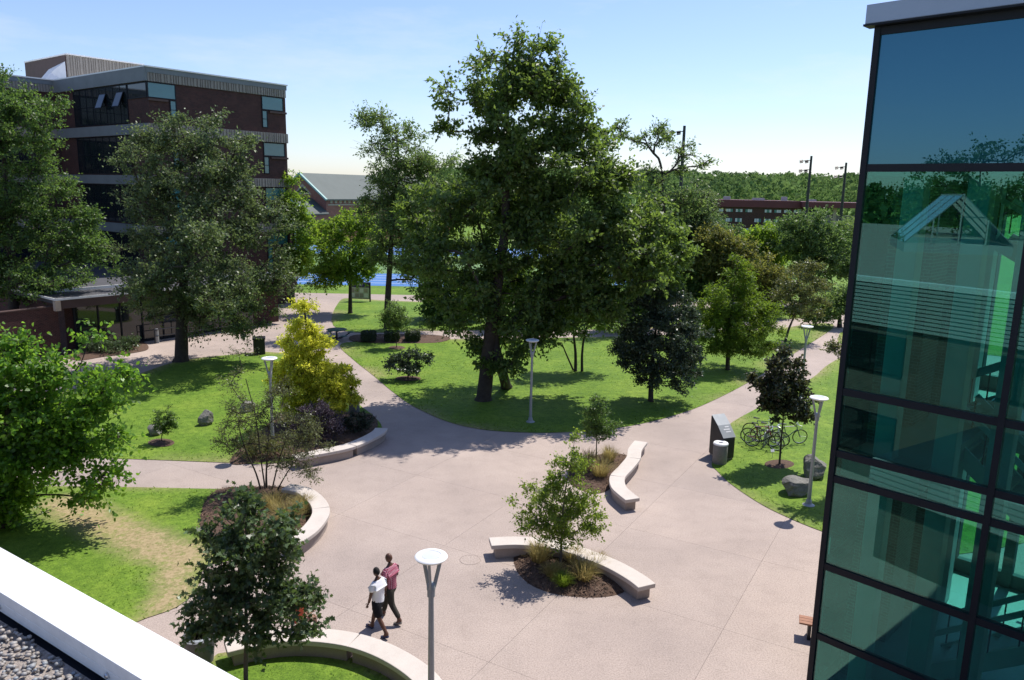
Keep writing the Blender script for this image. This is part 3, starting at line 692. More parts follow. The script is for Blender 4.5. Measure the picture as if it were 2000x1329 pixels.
# back wall: brick piers with tall openings
xs = [0.2, 1.6, 3.0, 4.4, 5.8, 7.2, 8.6, 10.0, 11.3]
for a, b in zip(xs[:-1], xs[1:]):
    m = MB(); m.box(a, TY-0.35, 0.1, a+0.25, TY-0.05, 11.2); m.build('brick_pier', MT['innerdark'], tower)
    for z0, z1 in ((0.1, 0.5), (4.9, 6.0), (10.4, 11.2)):
        m = MB(); m.box(a+0.25, TY-0.3, z0, b, TY-0.1, z1); m.build('wall_panel', MT['innerdark'], tower)
for y0 in (1.3, 3.3, 5.4, 7.4):
    for z0, z1 in ((0.1, 5.14), (5.61, 11.19)):
        m = MB(); m.box(0.14, y0, z0, 0.42, y0+1.15, z1); m.build('brick_pier', MT['brick_inner'], tower)
m = MB(); m.box(TX-0.3, 0.2, 0.1, TX-0.05, TY-0.36, 11.2); m.build('side_wall', MT['innerdark'], tower)
# stair flights: stringers, treads, balustrade
def flight(x0, z0, x1, z1, y0, y1):
    st = bpy.data.objects.new('stair_flight', None); link(st, tower)
    for y in (y0, y1):
        m = MB(); m.bar((x0, y, z0), (x1, y, z1), 0.07, 0.36); m.build('stringer', MT['column'], st)
        m = MB(); m.bar((x0, y, z0+0.98), (x1, y, z1+0.98), 0.06, 0.12); m.build('handrail', MT['column'], st)
        nps = 6
        m = MB()
        for i in range(nps+1):
            t_ = i/nps; m.box(x0+(x1-x0)*t_-0.015, y-0.015, z0+(z1-z0)*t_+0.15, x0+(x1-x0)*t_+0.015, y+0.015, z0+(z1-z0)*t_+0.95)
        m.build('balusters', MT['darkmetal'], st)
    ns = int(abs(z1-z0)/0.17)
    for i in range(ns):
        t_ = (i+0.5)/ns; xc = x0+(x1-x0)*t_; zc = z0+(z1-z0)*t_+0.08
        m = MB(); m.box(xc-0.15, y0+0.04, zc-0.03, xc+0.15, y1-0.04, zc+0.02); m.build('tread', MT['innerfloor'], st)
flight(0.9, 5.6, 4.6, 7.7, 4.7, 5.9); flight(4.6, 7.7, 0.9, 9.8, 6.2, 7.4)
flight(1.6, 0.2, 4.8, 2.6, 2.6, 3.8); flight(4.8, 2.6, 1.4, 5.4, 3.1, 4.3)
m = MB(); m.box(4.75, 2.4, 2.45, 6.4, 4.5, 2.62); m.box(4.75, 4.6, 7.5, 6.4, 7.5, 7.68); m.build('landing', MT['innerfloor'], tower)
for z in (3.0, 6.8):
    m = MB(); m.bar((4.8, 2.35, z+0.6), (6.4, 2.35, z+0.6), 0.05, 0.05); m.build('handrail', MT['column'], tower)
for (x, y, z) in [(1.9, 8.55, 7.2), (3.4, 8.55, 7.2), (4.8, 8.55, 8.8), (6.2, 8.55, 7.2), (2.3, 8.55, 3.2), (5.1, 8.55, 2.9)]:
    m = MB(); m.box(x, y, z, x+0.5, y+0.06, z+0.14); m.build('window_ledge', MT['column'], tower)

# ------------------------------------------------------------------ the building we look from: parapet, gravel roof, siding, skylights
OQ = np.array([-1.62, 4.23, 0.0]); own = thing('flat_roof_building', 'flat gravel roof with wide white metal parapet cap in near corner', 'building', OQ, math.atan2(0.544, -0.839))
OX0, OX1, OZ = -7.0, 46.0, 7.8; GI = 0.375
def own_world(s, i): return OQ[:2]+np.array([-0.839, 0.544])*s+np.array([-0.544, -0.839])*i
segs = [-7.0, -2.2, 2.65, 7.5, 13, 19, 25, 31, 38, 46]
for a, b in zip(segs[:-1], segs[1:]):
    m = MB(); m.box(a+0.004, 0, OZ-0.09, b-0.004, 0.342, OZ); m.box(a+0.003, 0.0, OZ-0.2, b-0.003, 0.012, OZ-0.09); m.box(a+0.003, 0.31, OZ-0.17, b-0.003, 0.342, OZ-0.09); m.build('parapet_cap', MT['cap'], own, bevel=0.004)
m = MB(); m.box(OX0, 0.06, 6.0, OX1, 0.3, OZ-0.091); m.build('parapet_wall', MT['membrane'], own)
for sx in (0.9, 2.35, 4.3):
    m = MB(); m.lathe([(0.0, 0.0), (0.02, 0.0), (0.02, 0.012), (0.012, 0.02), (0, 0.02)], 10)
    o = m.build('bolt', MT['chrome'], own); o.rotation_euler = (-math.pi/2, 0, 0); o.location = (sx, 0.342, OZ-0.125)
m = MB(); m.box(OX0, 0.3, 7.1, OX1, 60, 7.56); m.build('roof', MT['membrane'], own)
MT['gravel'] = pm('roof_gravel', (0.34, 0.29, 0.255), (0.24, 0.21, 0.19), 7, 0.8, bmp=0.9, bscale=26, bdist=0.03, fine=0.6, fscale=24)
m = MB(); m.box(OX0, GI, 7.56, OX1, 60, 7.60); m.build('gravel_bed', MT['gravel'], own)
MT['pebble'] = leaf_mat('pebble', (0.36, 0.31, 0.28), 0.6, 0.0, 0.55, c2=(0.30, 0.31, 0.33))
bm = bmesh.new(); bmesh.ops.create_icosphere(bm, subdivisions=1, radius=1.0); IV = np.array([v.co[:] for v in bm.verts]); IF = np.array([[v.index for v in f.verts] for f in bm.faces]); bm.free()
rs = np.random.RandomState(21); NP = 5200
px_ = rs.uniform(0.6, 5.2, NP); py_ = GI+rs.rand(NP)*1.7
keep = py_ > GI+0.05*vnoise(px_*5, py_*0)
px_, py_ = px_[keep], py_[keep]; NP = len(px_)
sc = rs.uniform(0.012, 0.024, (NP, 1))*np.array([1, 1, 1])*rs.uniform(0.7, 1.25, (NP, 3)); sc[:, 2] *= 0.65
th = rs.rand(NP)*6.28; c_, s_ = np.cos(th)[:, None], np.sin(th)[:, None]
V = IV[None]*sc[:, None, :]; V = V*(1+0.0*V); Vx = V[:, :, 0]*c_-V[:, :, 1]*s_; Vy = V[:, :, 0]*s_+V[:, :, 1]*c_
V = np.stack([Vx+px_[:, None], Vy+py_[:, None], V[:, :, 2]+7.608+rs.rand(NP)[:, None]*0.022], 2)
gm = raw_mesh('gravel', V, 3, (np.arange(NP)[:, None, None]*len(IV)+IF[None])); gm.polygons.foreach_set('use_smooth', np.ones(len(gm.polygons), bool)); gm.materials.append(MT['pebble'])
o = bpy.data.objects.new('gravel', gm); link(o, own); o['kind'] = 'stuff'
for i in range(11):
    z = 6.0+i*0.145; m = MB(); m.box(OX0, 0.0, z, OX1, 0.058, z+0.105); m.build('siding_slat', MT['siding'], own)
m = MB(); m.box(OX0, 0.1, -0.05, OX1, 0.5, 6.0); m.build('wall', MT['brick_own'], own)
for x in np.arange(-5, 44, 5.2):
    for z0, z1 in ((0.9, 2.6), (4.2, 5.7)):
        w = MB(); w.box(x, 0.04, z0, x+2.6, 0.099, z1); w = w.build('window', MT['frame'], own)
        for k_ in range(2):
            p = MB(); p.box(x+0.06+k_*1.27, 0.02, z0+0.06, x+1.27+k_*1.27, 0.039, z1-0.06); p.build('pane', MT['darkglass'], w)
for i in range(6):
    z = 2.3+i*0.165; m = MB(); m.box(OX0, -6.35, z-.1, 2.4, -6.2, z+0.04); m.build('siding_slat', MT['siding'], own)
m = MB(); m.box(OX0, -6.2, 2.2, 2.4, -0.02, 3.18); m.build('entrance_roof', MT['membrane'], own)
m = MB(); m.box(OX0, -6.0, -0.05, 2.2, -0.02, 2.195); m.build('entrance_wall', MT['brick_own'], own)
# gabled glass skylight far back on the roof (seen mirrored in the tower)
def skylight(cx, cy, w, l, hgt, az, lab):
    t = thing('skylight', lab, 'skylight', (cx, cy, 7.60), az)
    m = MB(); m.box(-l/2, -w/2, 0, l/2, w/2, 0.55); m.build('curb', MT['siding'], t)
    n = 3
    for s in (-1, 1):
        for i in range(n):
            a, b = -l/2+l*i/n, -l/2+l*(i+1)/n
            p = MB(); p.add([(a+.03, s*w/2, .57), (b-.03, s*w/2, .57), (b-.03, 0.02*s, hgt), (a+.03, 0.02*s, hgt)], [(0, 1, 2, 3)]); p.build('pane', MT['clear'], t)
        for i in range(n+1):
            a = -l/2+l*i/n; m = MB(); m.bar((a, s*w/2, .57), (a, 0, hgt), 0.06, 0.06); m.build('rafter', MT['fascia'], t)
    for e in (-1, 1):
        for i in range(-1, 2):
            hh_ = hgt-(hgt-.57)*abs(i)*0.5
            m = MB(); m.bar((e*l/2, i*w/4, .57), (e*l/2, i*w/4, hh_), 0.07, 0.07, (1, 0, 0)); m.build('glazing_bar', MT['siding'], t)
    m = MB(); m.bar((-l/2, 0, hgt), (l/2, 0, hgt), 0.12, 0.12); m.build('ridge', MT['siding'], t)
q = own_world(16, 22); skylight(q[0], q[1], 5.6, 7.5, 3.4, math.radians(20), 'gabled glass skylight with wide white frame mirrored large in glass tower')
q = own_world(34, 30); skylight(q[0], q[1], 4.2, 5.0, 3.2, math.radians(20), 'smaller gabled glass skylight further back on the gravel roof')

# ------------------------------------------------------------------ brick building at the left with ribbed bands
ZTOP = 19.5
A_ = at(285, 128, ZTOP); B_ = at(556, 166, ZTOP); Cc = at(104, 156, ZTOP)
uu = (B_-A_)[:2]; LX = float(np.hypot(*uu)); uu = uu/LX; vv = np.array([-uu[1], uu[0]]); LY = float((Cc-A_)[:2]@vv)
RZ = math.atan2(uu[1], uu[0])
hall = thing('brick_building', 'four storey dark brick building with ribbed concrete bands and corner windows', 'building', (A_[0], A_[1], 0), RZ)
def rface(x, y):                                           # pixel -> local x, z on the right-hand facade
    d = ray(x, y); nrm = np.array([vv[0], vv[1], 0]); t = ((A_*[1, 1, 0]-[0, 0, EYE])@nrm)/(d@nrm); p = d*t+[0, 0, EYE]
    return float((p-A_)[:2]@uu), float(p[2])
def lface(x, y):
    d = ray(x, y); nrm = np.array([uu[0], uu[1], 0]); t = ((A_*[1, 1, 0]-[0, 0, EYE])@nrm)/(d@nrm); p = d*t+[0, 0, EYE]
    return float((p-A_)[:2]@vv), float(p[2])
zz = lambda y: rface(555, y)[1]
Z_f, Z_r = zz(177), zz(191.5)           # under fascia, under ribbed band
BANDS = [(zz(280), zz(262)), (zz(366), zz(350)), (zz(452), zz(436))]
DEP = 30.0
m = MB(); m.box(0.0, 0.0, -0.1, LX, DEP, Z_r-0.02); m.build('wall', MT['brick'], hall)
m = MB(); m.box(-0.12, -0.12, Z_f, LX+0.1, DEP, ZTOP-0.1); m.build('fascia', MT['fascia'], hall)
m = MB(); m.box(-0.2, -0.2, ZTOP-0.1, LX+0.18, DEP, ZTOP); m.build('coping', MT['white'], hall)
m = MB(); m.box(0.0, -0.06, Z_r, LX+0.04, DEP-0.2, Z_f); m.build('top_band', MT['band'], hall)
def ribs(x0, x1, z0, z1, yf, parent, name='band_ribs', step=0.3):
    m = MB(); x = x0; r_ = random.Random(4)
    while x < x1-0.1:
        w = r_.choice((0.09, 0.14, 0.18)); m.box(x, yf-0.07, z0, min(x+w, x1), yf+0.02, z1); x += w+r_.choice((0.08, 0.14))
    o = m.build(name, MT['band'], parent); o['kind'] = 'stuff'; return o
ribs(0.0, LX, Z_r, Z_f-0.02, -0.06, hall)
# large flat fascia panels on the left-hand facade
zl = Z_r
m = MB(); m.box(-0.22, -0.1, zl, -0.0, LY, ZTOP-0.12); m.build('side_fascia', MT['fascia'], hall)
for z0, z1 in BANDS:
    m = MB(); m.box(-0.2, -0.16, z0, LX+0.05, 0.0, z1); m.build('floor_band', MT['band'], hall)
    ribs(0.0, LX, z0+0.01, z1-0.01, -0.16, hall)
    m = MB(); m.box(-0.24, 0.0, z0, -0.0, LY, z1); m.build('floor_band', MT['fascia'], hall)
def win(parent, x0, z0, x1, z1, cols, rows, glass='blindglass', y=-0.03, axis='x'):
    """frame on the facade with separate panes"""
    f = MB()
    def bx(a0, b0, c0, a1, b1, c1):
        if axis == 'x': f.box(a0, b0, c0, a1, b1, c1)
        else: f.box(b0, a0, c0, b1, a1, c1)
    t = 0.07
    bx(x0, y-0.04, z0, x0+t, y+0.06, z1); bx(x1-t, y-0.04, z0, x1, y+0.06, z1); bx(x0+t, y-0.04, z0, x1-t, y+0.06, z0+t); bx(x0+t, y-0.04, z1-t, x1-t, y+0.06, z1)
    for i in range(1, cols):
        xc = x0+(x1-x0)*i/cols; bx(xc-.03, y-0.035, z0+t, xc+.03, y+0.055, z1-t)
    for j in range(1, rows):
        zc = z0+(z1-z0)*j/rows; bx(x0+t, y-0.03, zc-.025, x1-t, y+0.05, zc+.025)
    o = f.build('window', MT['frame'], parent)
    for i in range(cols):
        for j in range(rows):
            a0 = x0+t+(x1-x0-2*t)*i/cols; a1 = x0+t+(x1-x0-2*t)*(i+1)/cols; c0 = z0+t+(z1-z0-2*t)*j/rows; c1 = z0+t+(z1-z0-2*t)*(j+1)/rows
            p = MB()
            if axis == 'x': p.box(a0, y-0.008, c0, a1, y+0.008, c1)
            else: p.box(y-0.008, a0, c0, y+0.008, a1, c1)
            p.build('pane', MT[glass], o)
    return o
rx = lambda px: rface(px, 220)[0]
tops = [Z_r]+[b[0] for b in BANDS]; bots = [b[1] for b in BANDS]+[0.2]
for i, (zt, zb) in enumerate(zip(tops, bots)):
    h_ = zt-zb
    for (pa, pb, left) in ((511, 553, True), (290, 345, False)):
        x0, x1 = rx(pa), rx(pb)
        win(hall, x0, zt-1.22, x1, zt-0.04, 1, 1)
        if left: win(hall, x0, zb+0.4, x0+0.55, zt-1.25, 1, 2)
        else: win(hall, x1-0.55, zb+0.4, x1, zt-1.25, 1, 2)
        xa, xb = (x0+0.75, LX+0.03) if left else (-0.02, x1-0.7)
        m = MB(); m.box(xa, -0.14, zt-1.42, xb, -0.002, zt-1.26); m.build('window_sill', MT['brown_metal'], hall)
    # ribbon windows on the left-hand facade
    ya, yb = lface(250, 200)[0], lface(146, 215)[0]
    win(hall, ya, zt-3.1 if h_ > 3.2 else zb+0.1, yb, zt-0.05, 8, 2, 'darkglass', -0.03, 'y')
    win(hall, -0.0+0.1, zt-1.2, ya-0.1, zt-0.05, 1, 1, 'darkglass', -0.03, 'y')
# two tilted-open sashes that mirror the sky
for pa in (238, 204):
    y0 = lface(pa, 205)[0]; s = bpy.data.objects.new('open_sash', None); link(s, hall); s.location = (-0.08, y0, Z_r-0.6); s.rotation_euler = (0, math.radians(22), 0)
    m = MB(); m.box(-0.03, -0.55, -1.25, 0.02, 0.55, -1.19); m.box(-0.03, -0.55, -0.06, 0.02, 0.55, 0.0); m.box(-0.03, -0.55, -1.19, 0.02, -0.49, -0.06); m.box(-0.03, 0.49, -1.19, 0.02, 0.55, -0.06); m.build('sash_frame', MT['frame'], s)
    m = MB(); m.box(-0.035, -0.49, -1.19, -0.015, 0.49, -0.06); m.build('sash_pane', MT['darkglass'], s)
# projecting block at the far left end
m = MB(); m.box(-16, LY, -0.1, 0.0, LY+14, Z_r-0.02); m.build('wall', MT['brick'], hall)
m = MB(); m.box(-16.1, LY-0.12, Z_f, -0.02, LY+14, ZTOP-0.1); m.build('fascia', MT['fascia'], hall)
m = MB(); m.box(-16.2, LY-0.2, ZTOP-0.1, -0.21, LY+14, ZTOP); m.build('coping', MT['white'], hall)
m = MB(); m.box(-16.05, LY-0.06, Z_r, -0.05, LY+14, Z_f); m.build('top_band', MT['band'], hall)
ribs(-16, -0.1, Z_r, Z_f-0.02, LY-0.06, hall)
for z0, z1 in BANDS:
    m = MB(); m.box(-16.1, LY-0.14, z0, -0.25, LY, z1); m.build('floor_band', MT['band'], hall)
for zt in tops: win(hall, -14, zt-2.6, -2, zt-0.1, 9, 2, 'darkglass', LY-0.03)
# rooftop plant room with a loose white sheet
ZP = 22.4; pc = at(131, 104.5, ZP); pr = at(284, 125, ZP); pl = at(49, 121, ZP)
loc = lambda p: (float((p-A_)[:2]@uu), float((p-A_)[:2]@vv))
(cx, cy), (ax_, ay_), (bx_, by_) = loc(pc), loc(pr), loc(pl)
pw, pd_ = max(4, ax_-cx), max(4, by_-cy)
m = MB(); m.box(cx, cy, ZTOP, cx+pw, cy+pd_, ZP-0.12); m.build('plant_room', MT['band'], hall)
ribs(cx, cx+pw, ZTOP+0.05, ZP-0.15, cy, hall, 'plant_room_ribs')
m = MB(); m.box(cx-0.15, cy-0.15, ZP-0.12, cx+pw, cy+pd_, ZP); m.build('coping', MT['white'], hall)
m = MB(); m.box(cx-0.08, cy+0.3, ZTOP, cx-0.001, cy+pd_, ZP-0.14); m.build('louvre_panel', MT['brown_metal'], hall)
m = MB(); ys = (cy+0.35, cy+pd_*0.62)
m.add([(cx-0.1, ys[0], ZTOP+0.1), (cx-0.1, ys[0], ZTOP+2.2), (cx-0.5, (ys[0]*.6+ys[1]*.4), ZTOP+1.35), (cx-0.12, ys[0]*.35+ys[1]*.65, ZTOP+1.75), (cx-0.9, ys[1], ZTOP+0.1), (cx-1.3, (ys[0]*.5+ys[1]*.5), ZTOP+0.1)],
      [(0, 2, 1), (1, 2, 3), (2, 4, 3), (0, 5, 2), (5, 4, 2)])
m.build('loose_sheet', MT['white_sheet'], hall)

# low entrance wing in front of it
P0 = at(140, 690); wing = thing('entrance_wing', 'low flat roofed entrance wing with glass front and white roof edge', 'building', P0, RZ)
a1 = (A_-P0)[:2]; wx, wy = float(a1@uu), float(a1@vv)
m = MB(); m.box(0.02, 0.6, -0.1, wx-0.3, 24, 3.3); m.build('wall', MT['brick'], wing)
m = MB(); m.box(wx-0.3, 0.6, -0.1, 16, wy-0.25, 3.3); m.build('wall', MT['brick'], wing)
m = MB(); m.box(-0.9, -0.7, 3.3, wx-0.35, 24, 3.62); m.box(wx-0.35, -0.7, 3.3, 17, wy-0.3, 3.62); m.build('roof', MT['roofing'], wing)
m = MB(); m.box(-1.0, -0.8, 3.54, 17.1, -0.74, 3.67); m.box(-1.0, -0.74, 3.54, -0.94, 24, 3.67); m.box(-0.9, 2.44, 3.621, 17, 2.55, 3.8); m.build('roof_edge', MT['cap'], wing)
m = MB(); m.box(-0.95, -0.74, 3.0, 16.9, -0.60, 3.5); m.build('fascia', MT['brown_metal'], wing)
m = MB(); m.box(-1.02, -0.84, 2.9, -0.7, -0.5, 3.5); m.build('end_block', MT['sandstone'], wing)
gx = np.linspace(0.5, 13.5, 10)
for a, b in zip(gx[:-1], gx[1:]):
    m = MB(); m.box(a+0.04, 0.3, 0.12, b-0.04, 0.32, 2.95); m.build('glass_pane', MT['darkglass'], wing)
    m = MB(); m.box(a-0.05, 0.24, 0.0, a+0.04, 0.4, 3.0); m.build('mullion', MT['frame'], wing)
m = MB(); m.box(gx[0], 0.26, 0.0, gx[-1], 0.38, 0.115); m.build('sill_rail', MT['frame'], wing)
for z in (0.5, 0.95):
    m = MB(); m.tube([(5.0, -0.9, z), (12.5, -0.9, z)], 0.03, 6); m.build('handrail', MT['darkmetal'], wing)
for x in (5.0, 7.5, 10, 12.5):
    m = MB(); m.tube([(x, -0.9, 0), (x, -0.9, 0.95)], 0.03, 6); m.build('rail_post', MT['darkmetal'], wing)
# brick screen wall to its left
q0 = at(30, 708); sw = thing('brick_screen_wall', 'dark brick wall below the far left tree beside entrance wing', 'wall', q0, math.atan2(*(P0-q0)[1::-1]))
ln = float(np.hypot(*(P0-q0)[:2]))-0.6
m = MB(); m.box(-12, 0, -0.1, ln, 0.35, 3.05); m.build('wall', MT['brick'], sw)
m = MB(); m.box(-12.1, -0.05, 3.05, ln+0.05, 0.4, 3.12); m.build('coping', MT['brown_metal'], sw)

# ------------------------------------------------------------------ gabled brick hall across the running track
YG = 150.0; gz = lambda y, x=610: atY(x, y, YG)[2]
ga = atY(590, 338, YG); base_g = thing('gabled_hall', 'red brick hall with green grey gabled roof beyond the blue track', 'building', (ga[0], ga[1], 0), math.radians(-30))
s_ = pxm(YG)
hw, rl, zr, ze = 6.0, 42.0, ga[2], gz(383)
m = MB(); m.box(-hw, 0, -0.1, hw, rl, ze); m.build('wall', MT['brick_red'], base_g)
m = MB(); m.add([(-hw, 0.02, ze), (hw, 0.02, ze), (0, 0.02, zr-0.3), (-hw, 0.5, ze), (hw, 0.5, ze), (0, 0.5, zr-0.3)], [(0, 1, 2), (5, 4, 3), (0, 2, 5, 3), (1, 4, 5, 2)]); m.build('gable', MT['brick_red'], base_g)
m = MB()
for s in (-1, 1):
    a, b = (s*(hw+0.7), ze-0.5), (0, zr)
    m.add([(a[0], -0.6, a[1]), (a[0], rl+0.6, a[1]), (b[0], rl+0.6, b[1]), (b[0], -0.6, b[1]), (a[0], -0.6, a[1]-0.25), (a[0], rl+0.6, a[1]-0.25), (b[0], rl+0.6, b[1]-0.25), (b[0], -0.6, b[1]-0.25)],
          [(0, 1, 2, 3), (4, 7, 6, 5), (0, 4, 5, 1), (0, 3, 7, 4), (1, 5, 6, 2)])
m.build('roof', MT['roof_green'], base_g)
for s in (-1, 1):
    m = MB(); m.bar((s*(hw+0.75), -0.7, ze-0.62), (0, -0.7, zr-0.1), 0.3, 0.45, (0, 1, 0)); m.build('barge_board', MT['copper'], base_g)
m = MB(); m.add([(-2.3, -0.05, ze+0.3), (2.3, -0.05, ze+0.3), (0, -0.05, zr-2.0), (-2.3, 0.01, ze+0.3), (2.3, 0.01, ze+0.3), (0, 0.01, zr-2.0)], [(0, 1, 2), (0, 2, 5, 3), (1, 4, 5, 2), (0, 3, 4, 1)]); w_ = m.build('gable_window', MT['sandstone'], base_g)
m = MB(); m.add([(-1.7, -0.08, ze+0.55), (1.7, -0.08, ze+0.55), (0, -0.08, zr-2.6)], [(0, 1, 2)]); m.build('pane', MT['darkglass'], w_)
for i in range(26):
    m = MB(); m.box(hw-0.02, 1.0+i*1.25, ze-1.3, hw+0.1, 1.6+i*1.25, ze-0.75); m.build('corbel', MT['sandstone'], base_g)
m = MB(); m.box(hw, 0.4, ze-1.7, hw+0.12, rl, ze-1.45); m.build('string_course', MT['sandstone'], base_g)
for i in range(8):
    o = MB(); o.box(hw-0.01, 2+i*4, 2.2, hw+0.06, 4+i*4, 5.2); w = o.build('window', MT['sandstone'], base_g)
    p = MB(); p.box(hw+0.061, 2.15+i*4, 2.35, hw+0.08, 3.85+i*4, 5.05); p.build('pane', MT['darkglass'], w)
# small gabled porch in front
zp = gz(387, 600); ze2 = gz(412, 600)
m = MB(); m.box(-1.5, -5.0, -0.1, 6.3, -0.02, ze2); m.build('porch_wall', MT['brick_red'], base_g)
m = MB(); m.add([(-1.5, -5, ze2), (6.3, -5, ze2), (2.4, -5, zp-.3), (-1.5, -4.6, ze2), (6.3, -4.6, ze2), (2.4, -4.6, zp-.3)], [(0, 1, 2), (5, 4, 3)]); m.build('porch_gable', MT['brick_red'], base_g)
m = MB()
for s in (-1, 1):
    a = 2.4+s*4.3
    m.add([(a, -5.4, ze2-.3), (a, 0.0, ze2-.3), (2.4, 0.0, zp), (2.4, -5.4, zp), (a, -5.4, ze2-.5), (a, 0, ze2-.5), (2.4, 0, zp-.2), (2.4, -5.4, zp-.2)], [(0, 1, 2, 3), (4, 7, 6, 5), (0, 3, 7, 4), (0, 4, 5, 1)])
m.build('porch_roof', MT['roof_green'], base_g)
for s in (-1, 1):
    m = MB(); m.bar((2.4+s*4.35, -5.5, ze2-.42), (2.4, -5.5, zp-0.1), 0.2, 0.35, (0, 1, 0)); m.build('barge_board', MT['copper'], base_g)
m = MB(); m.box(0.2, -5.06, 2.5, 4.6, -5.0, 5.8); w = m.build('porch_window', MT['frame'], base_g)
for i in range(3):
    m = MB(); m.box(0.3+i*1.45, -5.09, 2.6, 1.65+i*1.45, -5.061, 5.7); m.build('pane', MT['blindglass'], w)
m = MB(); m.box(-1.5, -5.1, 6.1, 6.3, -5.01, 6.5); m.build('string_course', MT['sandstone'], base_g)
for x in (0.0, 1.7, 3.3, 5.0):
    m = MB(); m.lathe([(0.3, 0), (0.3, 2.4)], 10, (x, -5.7, 0)); m.build('porch_column', MT['cap'], base_g)

# ------------------------------------------------------------------ grandstand far right
YS = 215.0; gl = atY(1390, 440, YS); gr_ = atY(1720, 440, YS)
zc = atY(1550, 393, YS)[2]
stand = thing('grandstand', 'long maroon brick grandstand with cantilevered roof far right behind trees', 'building', (gl[0], gl[1], 0), math.radians(-4))
LS = float(gr_[0]-gl[0])
m = MB(); m.box(0, 0, -0.1, LS*0.52, 14, zc-1.0); m.build('wall', MT['brick'], stand)
m = MB(); m.box(-1, -0.6, zc-1.9, LS*0.5, 15, zc); m.build('roof', MT['maroon'], stand)
m = MB(); m.box(LS*0.5, -2.5, zc-1.6, LS+4, 15, zc-0.1); m.build('canopy', MT['maroon'], stand)
for i in range(9):
    for z0, z1 in ((zc-3.3, zc-2.4), (zc-6.0, zc-4.9), (zc-8.6, zc-7.6)):
        if (i*7+int(z0*3)) % 5 == 0: continue
        x = 1.0+i*2.6; o = MB(); o.box(x, -0.05, z0, x+1.9, 0.01, z1); w = o.build('window', MT['frame'], stand)
        for k_ in range(3):
            p = MB(); p.box(x+.06+k_*.61, -0.08, z0+.07, x+.61+k_*.61, -0.052, z1-.07); p.build('pane', MT['lens' if (i+k_) % 3 else 'blindglass'], w)
for i in range(4):
    m = MB(); m.box(LS*(0.56+0.13*i), -0.5, -0.1, LS*(0.56+0.13*i)+0.9, 0.4, zc-1.6); m.build('pier', MT['sandstone' if i % 2 else 'darkmetal'], stand)
m = MB()
for i in range(8): m.box(LS*0.52, 2+i*1.1, -0.1, LS+3, 3.1+i*1.1, 1.0+i*0.62)
m.build('seating_tiers', MT['siding'], stand)
for (x, w, hh_) in ((4, 1.6, .9), (12, 3, .6), (20, 1.2, 1.1), (27, 2.2, .5)):
    m = MB(); m.box(x, 5, zc, x+w, 7, zc+hh_); m.build('roof_vent', MT['siding'], stand)

def floodlight(bx, ytop, ybase, Y, lab, heads=2):
    g0 = atY(bx, ytop, Y); t = thing('floodlight_mast', lab, 'floodlight', (g0[0], g0[1], 0), 0, 'floodlight masts beyond the trees')
    h = g0[2]; m = MB(); m.tube([(0, 0, 0), (0, 0, h)], [0.42, 0.26], 10); m.build('mast', MT['black'], t)
    for i in range(heads):
        z = h-1.0-i*2.2; m = MB(); m.bar((0, 0, z), (-2.6, 0, z-0.3), 0.16, 0.16); m.build('bracket', MT['black'], t)
        for x in (-1.0, -2.3):
            m = MB(); m.add([(x-0.45, -0.4, z-0.65), (x+0.3, -0.4, z-0.45), (x+0.45, 0.4, z+0.15), (x-0.3, 0.4, z+0.05), (x-0.45, -0.2, z-0.8), (x+0.3, -0.2, z-0.65), (x+0.4, 0.5, z-0.05), (x-0.3, 0.5, z-0.15)], [(0, 1, 2, 3), (7, 6, 5, 4), (0, 4, 5, 1), (1, 5, 6, 2), (2, 6, 7, 3), (3, 7, 4, 0)]); m.build('lamp_head', MT['black'], t)
    return t
floodlight(1585, 305, 395, 190, 'tall dark floodlight mast rising left of the glass tower above grandstand')
floodlight(1653, 318, 395, 200, 'dark floodlight mast nearest the glass tower edge, slightly lower than its neighbour')
floodlight(1337, 246, 395, 150, 'dark floodlight mast half hidden in the sparse bare-limbed tree', 1)

# ------------------------------------------------------------------ benches
def bench(label, px, width=0.56, h=0.46, zpx=0.46, gaps=2, taper=True):
    P = [at(x, y, zpx)[:2] for x, y in px]; c = np.array(catmull(P, 8)); n = len(c)
    s = np.concatenate([[0], np.cumsum(np.hypot(*(c[1:]-c[:-1]).T))]); L = s[-1]
    t = thing('curved_bench', label, 'bench', (c[n//2][0], c[n//2][1], 0), 0, 'curved concrete benches round the plaza')
    o = np.array([c[n//2][0], c[n//2][1]])
    def sample(a, b, k):
        q = np.linspace(a, b, k); return np.stack([np.interp(q, s, c[:, 0]), np.interp(q, s, c[:, 1])], 1)-o
    def strip(a, b, w, z0, z1, name, mat, bev):
        k = max(3, int((b-a)/0.18)+1); p = sample(a, b, k); d = np.gradient(p, axis=0); d /= np.hypot(*d.T)[:, None]; nn_ = np.stack([-d[:, 1], d[:, 0]], 1)
        Lp = p+nn_*w/2; Rp = p-nn_*w/2; m = MB()
        vs = [(x, y, z0) for x, y in Lp]+[(x, y, z0) for x, y in Rp]+[(x, y, z1) for x, y in Lp]+[(x, y, z1) for x, y in Rp]
        fs = []
        for i in range(k-1):
            fs += [(i, i+1, k+i+1, k+i), (2*k+i, 3*k+i, 3*k+i+1, 2*k+i+1), (i, 2*k+i, 2*k+i+1, i+1), (k+i, k+i+1, 3*k+i+1, 3*k+i)]
        fs += [(0, k, 3*k, 2*k), (k-1, 3*k-1, 4*k-1, 2*k-1)]
        m.add(vs, fs); ob = m.build(name, mat, t, bevel=bev); return ob
    ns = max(2, int(round(L/2.4)))
    for i in range(ns):
        a, b = L*i/ns, L*(i+1)/ns
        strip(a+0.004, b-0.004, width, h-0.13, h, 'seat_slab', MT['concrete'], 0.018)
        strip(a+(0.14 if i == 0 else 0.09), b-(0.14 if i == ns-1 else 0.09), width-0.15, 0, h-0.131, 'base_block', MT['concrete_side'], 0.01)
    return t
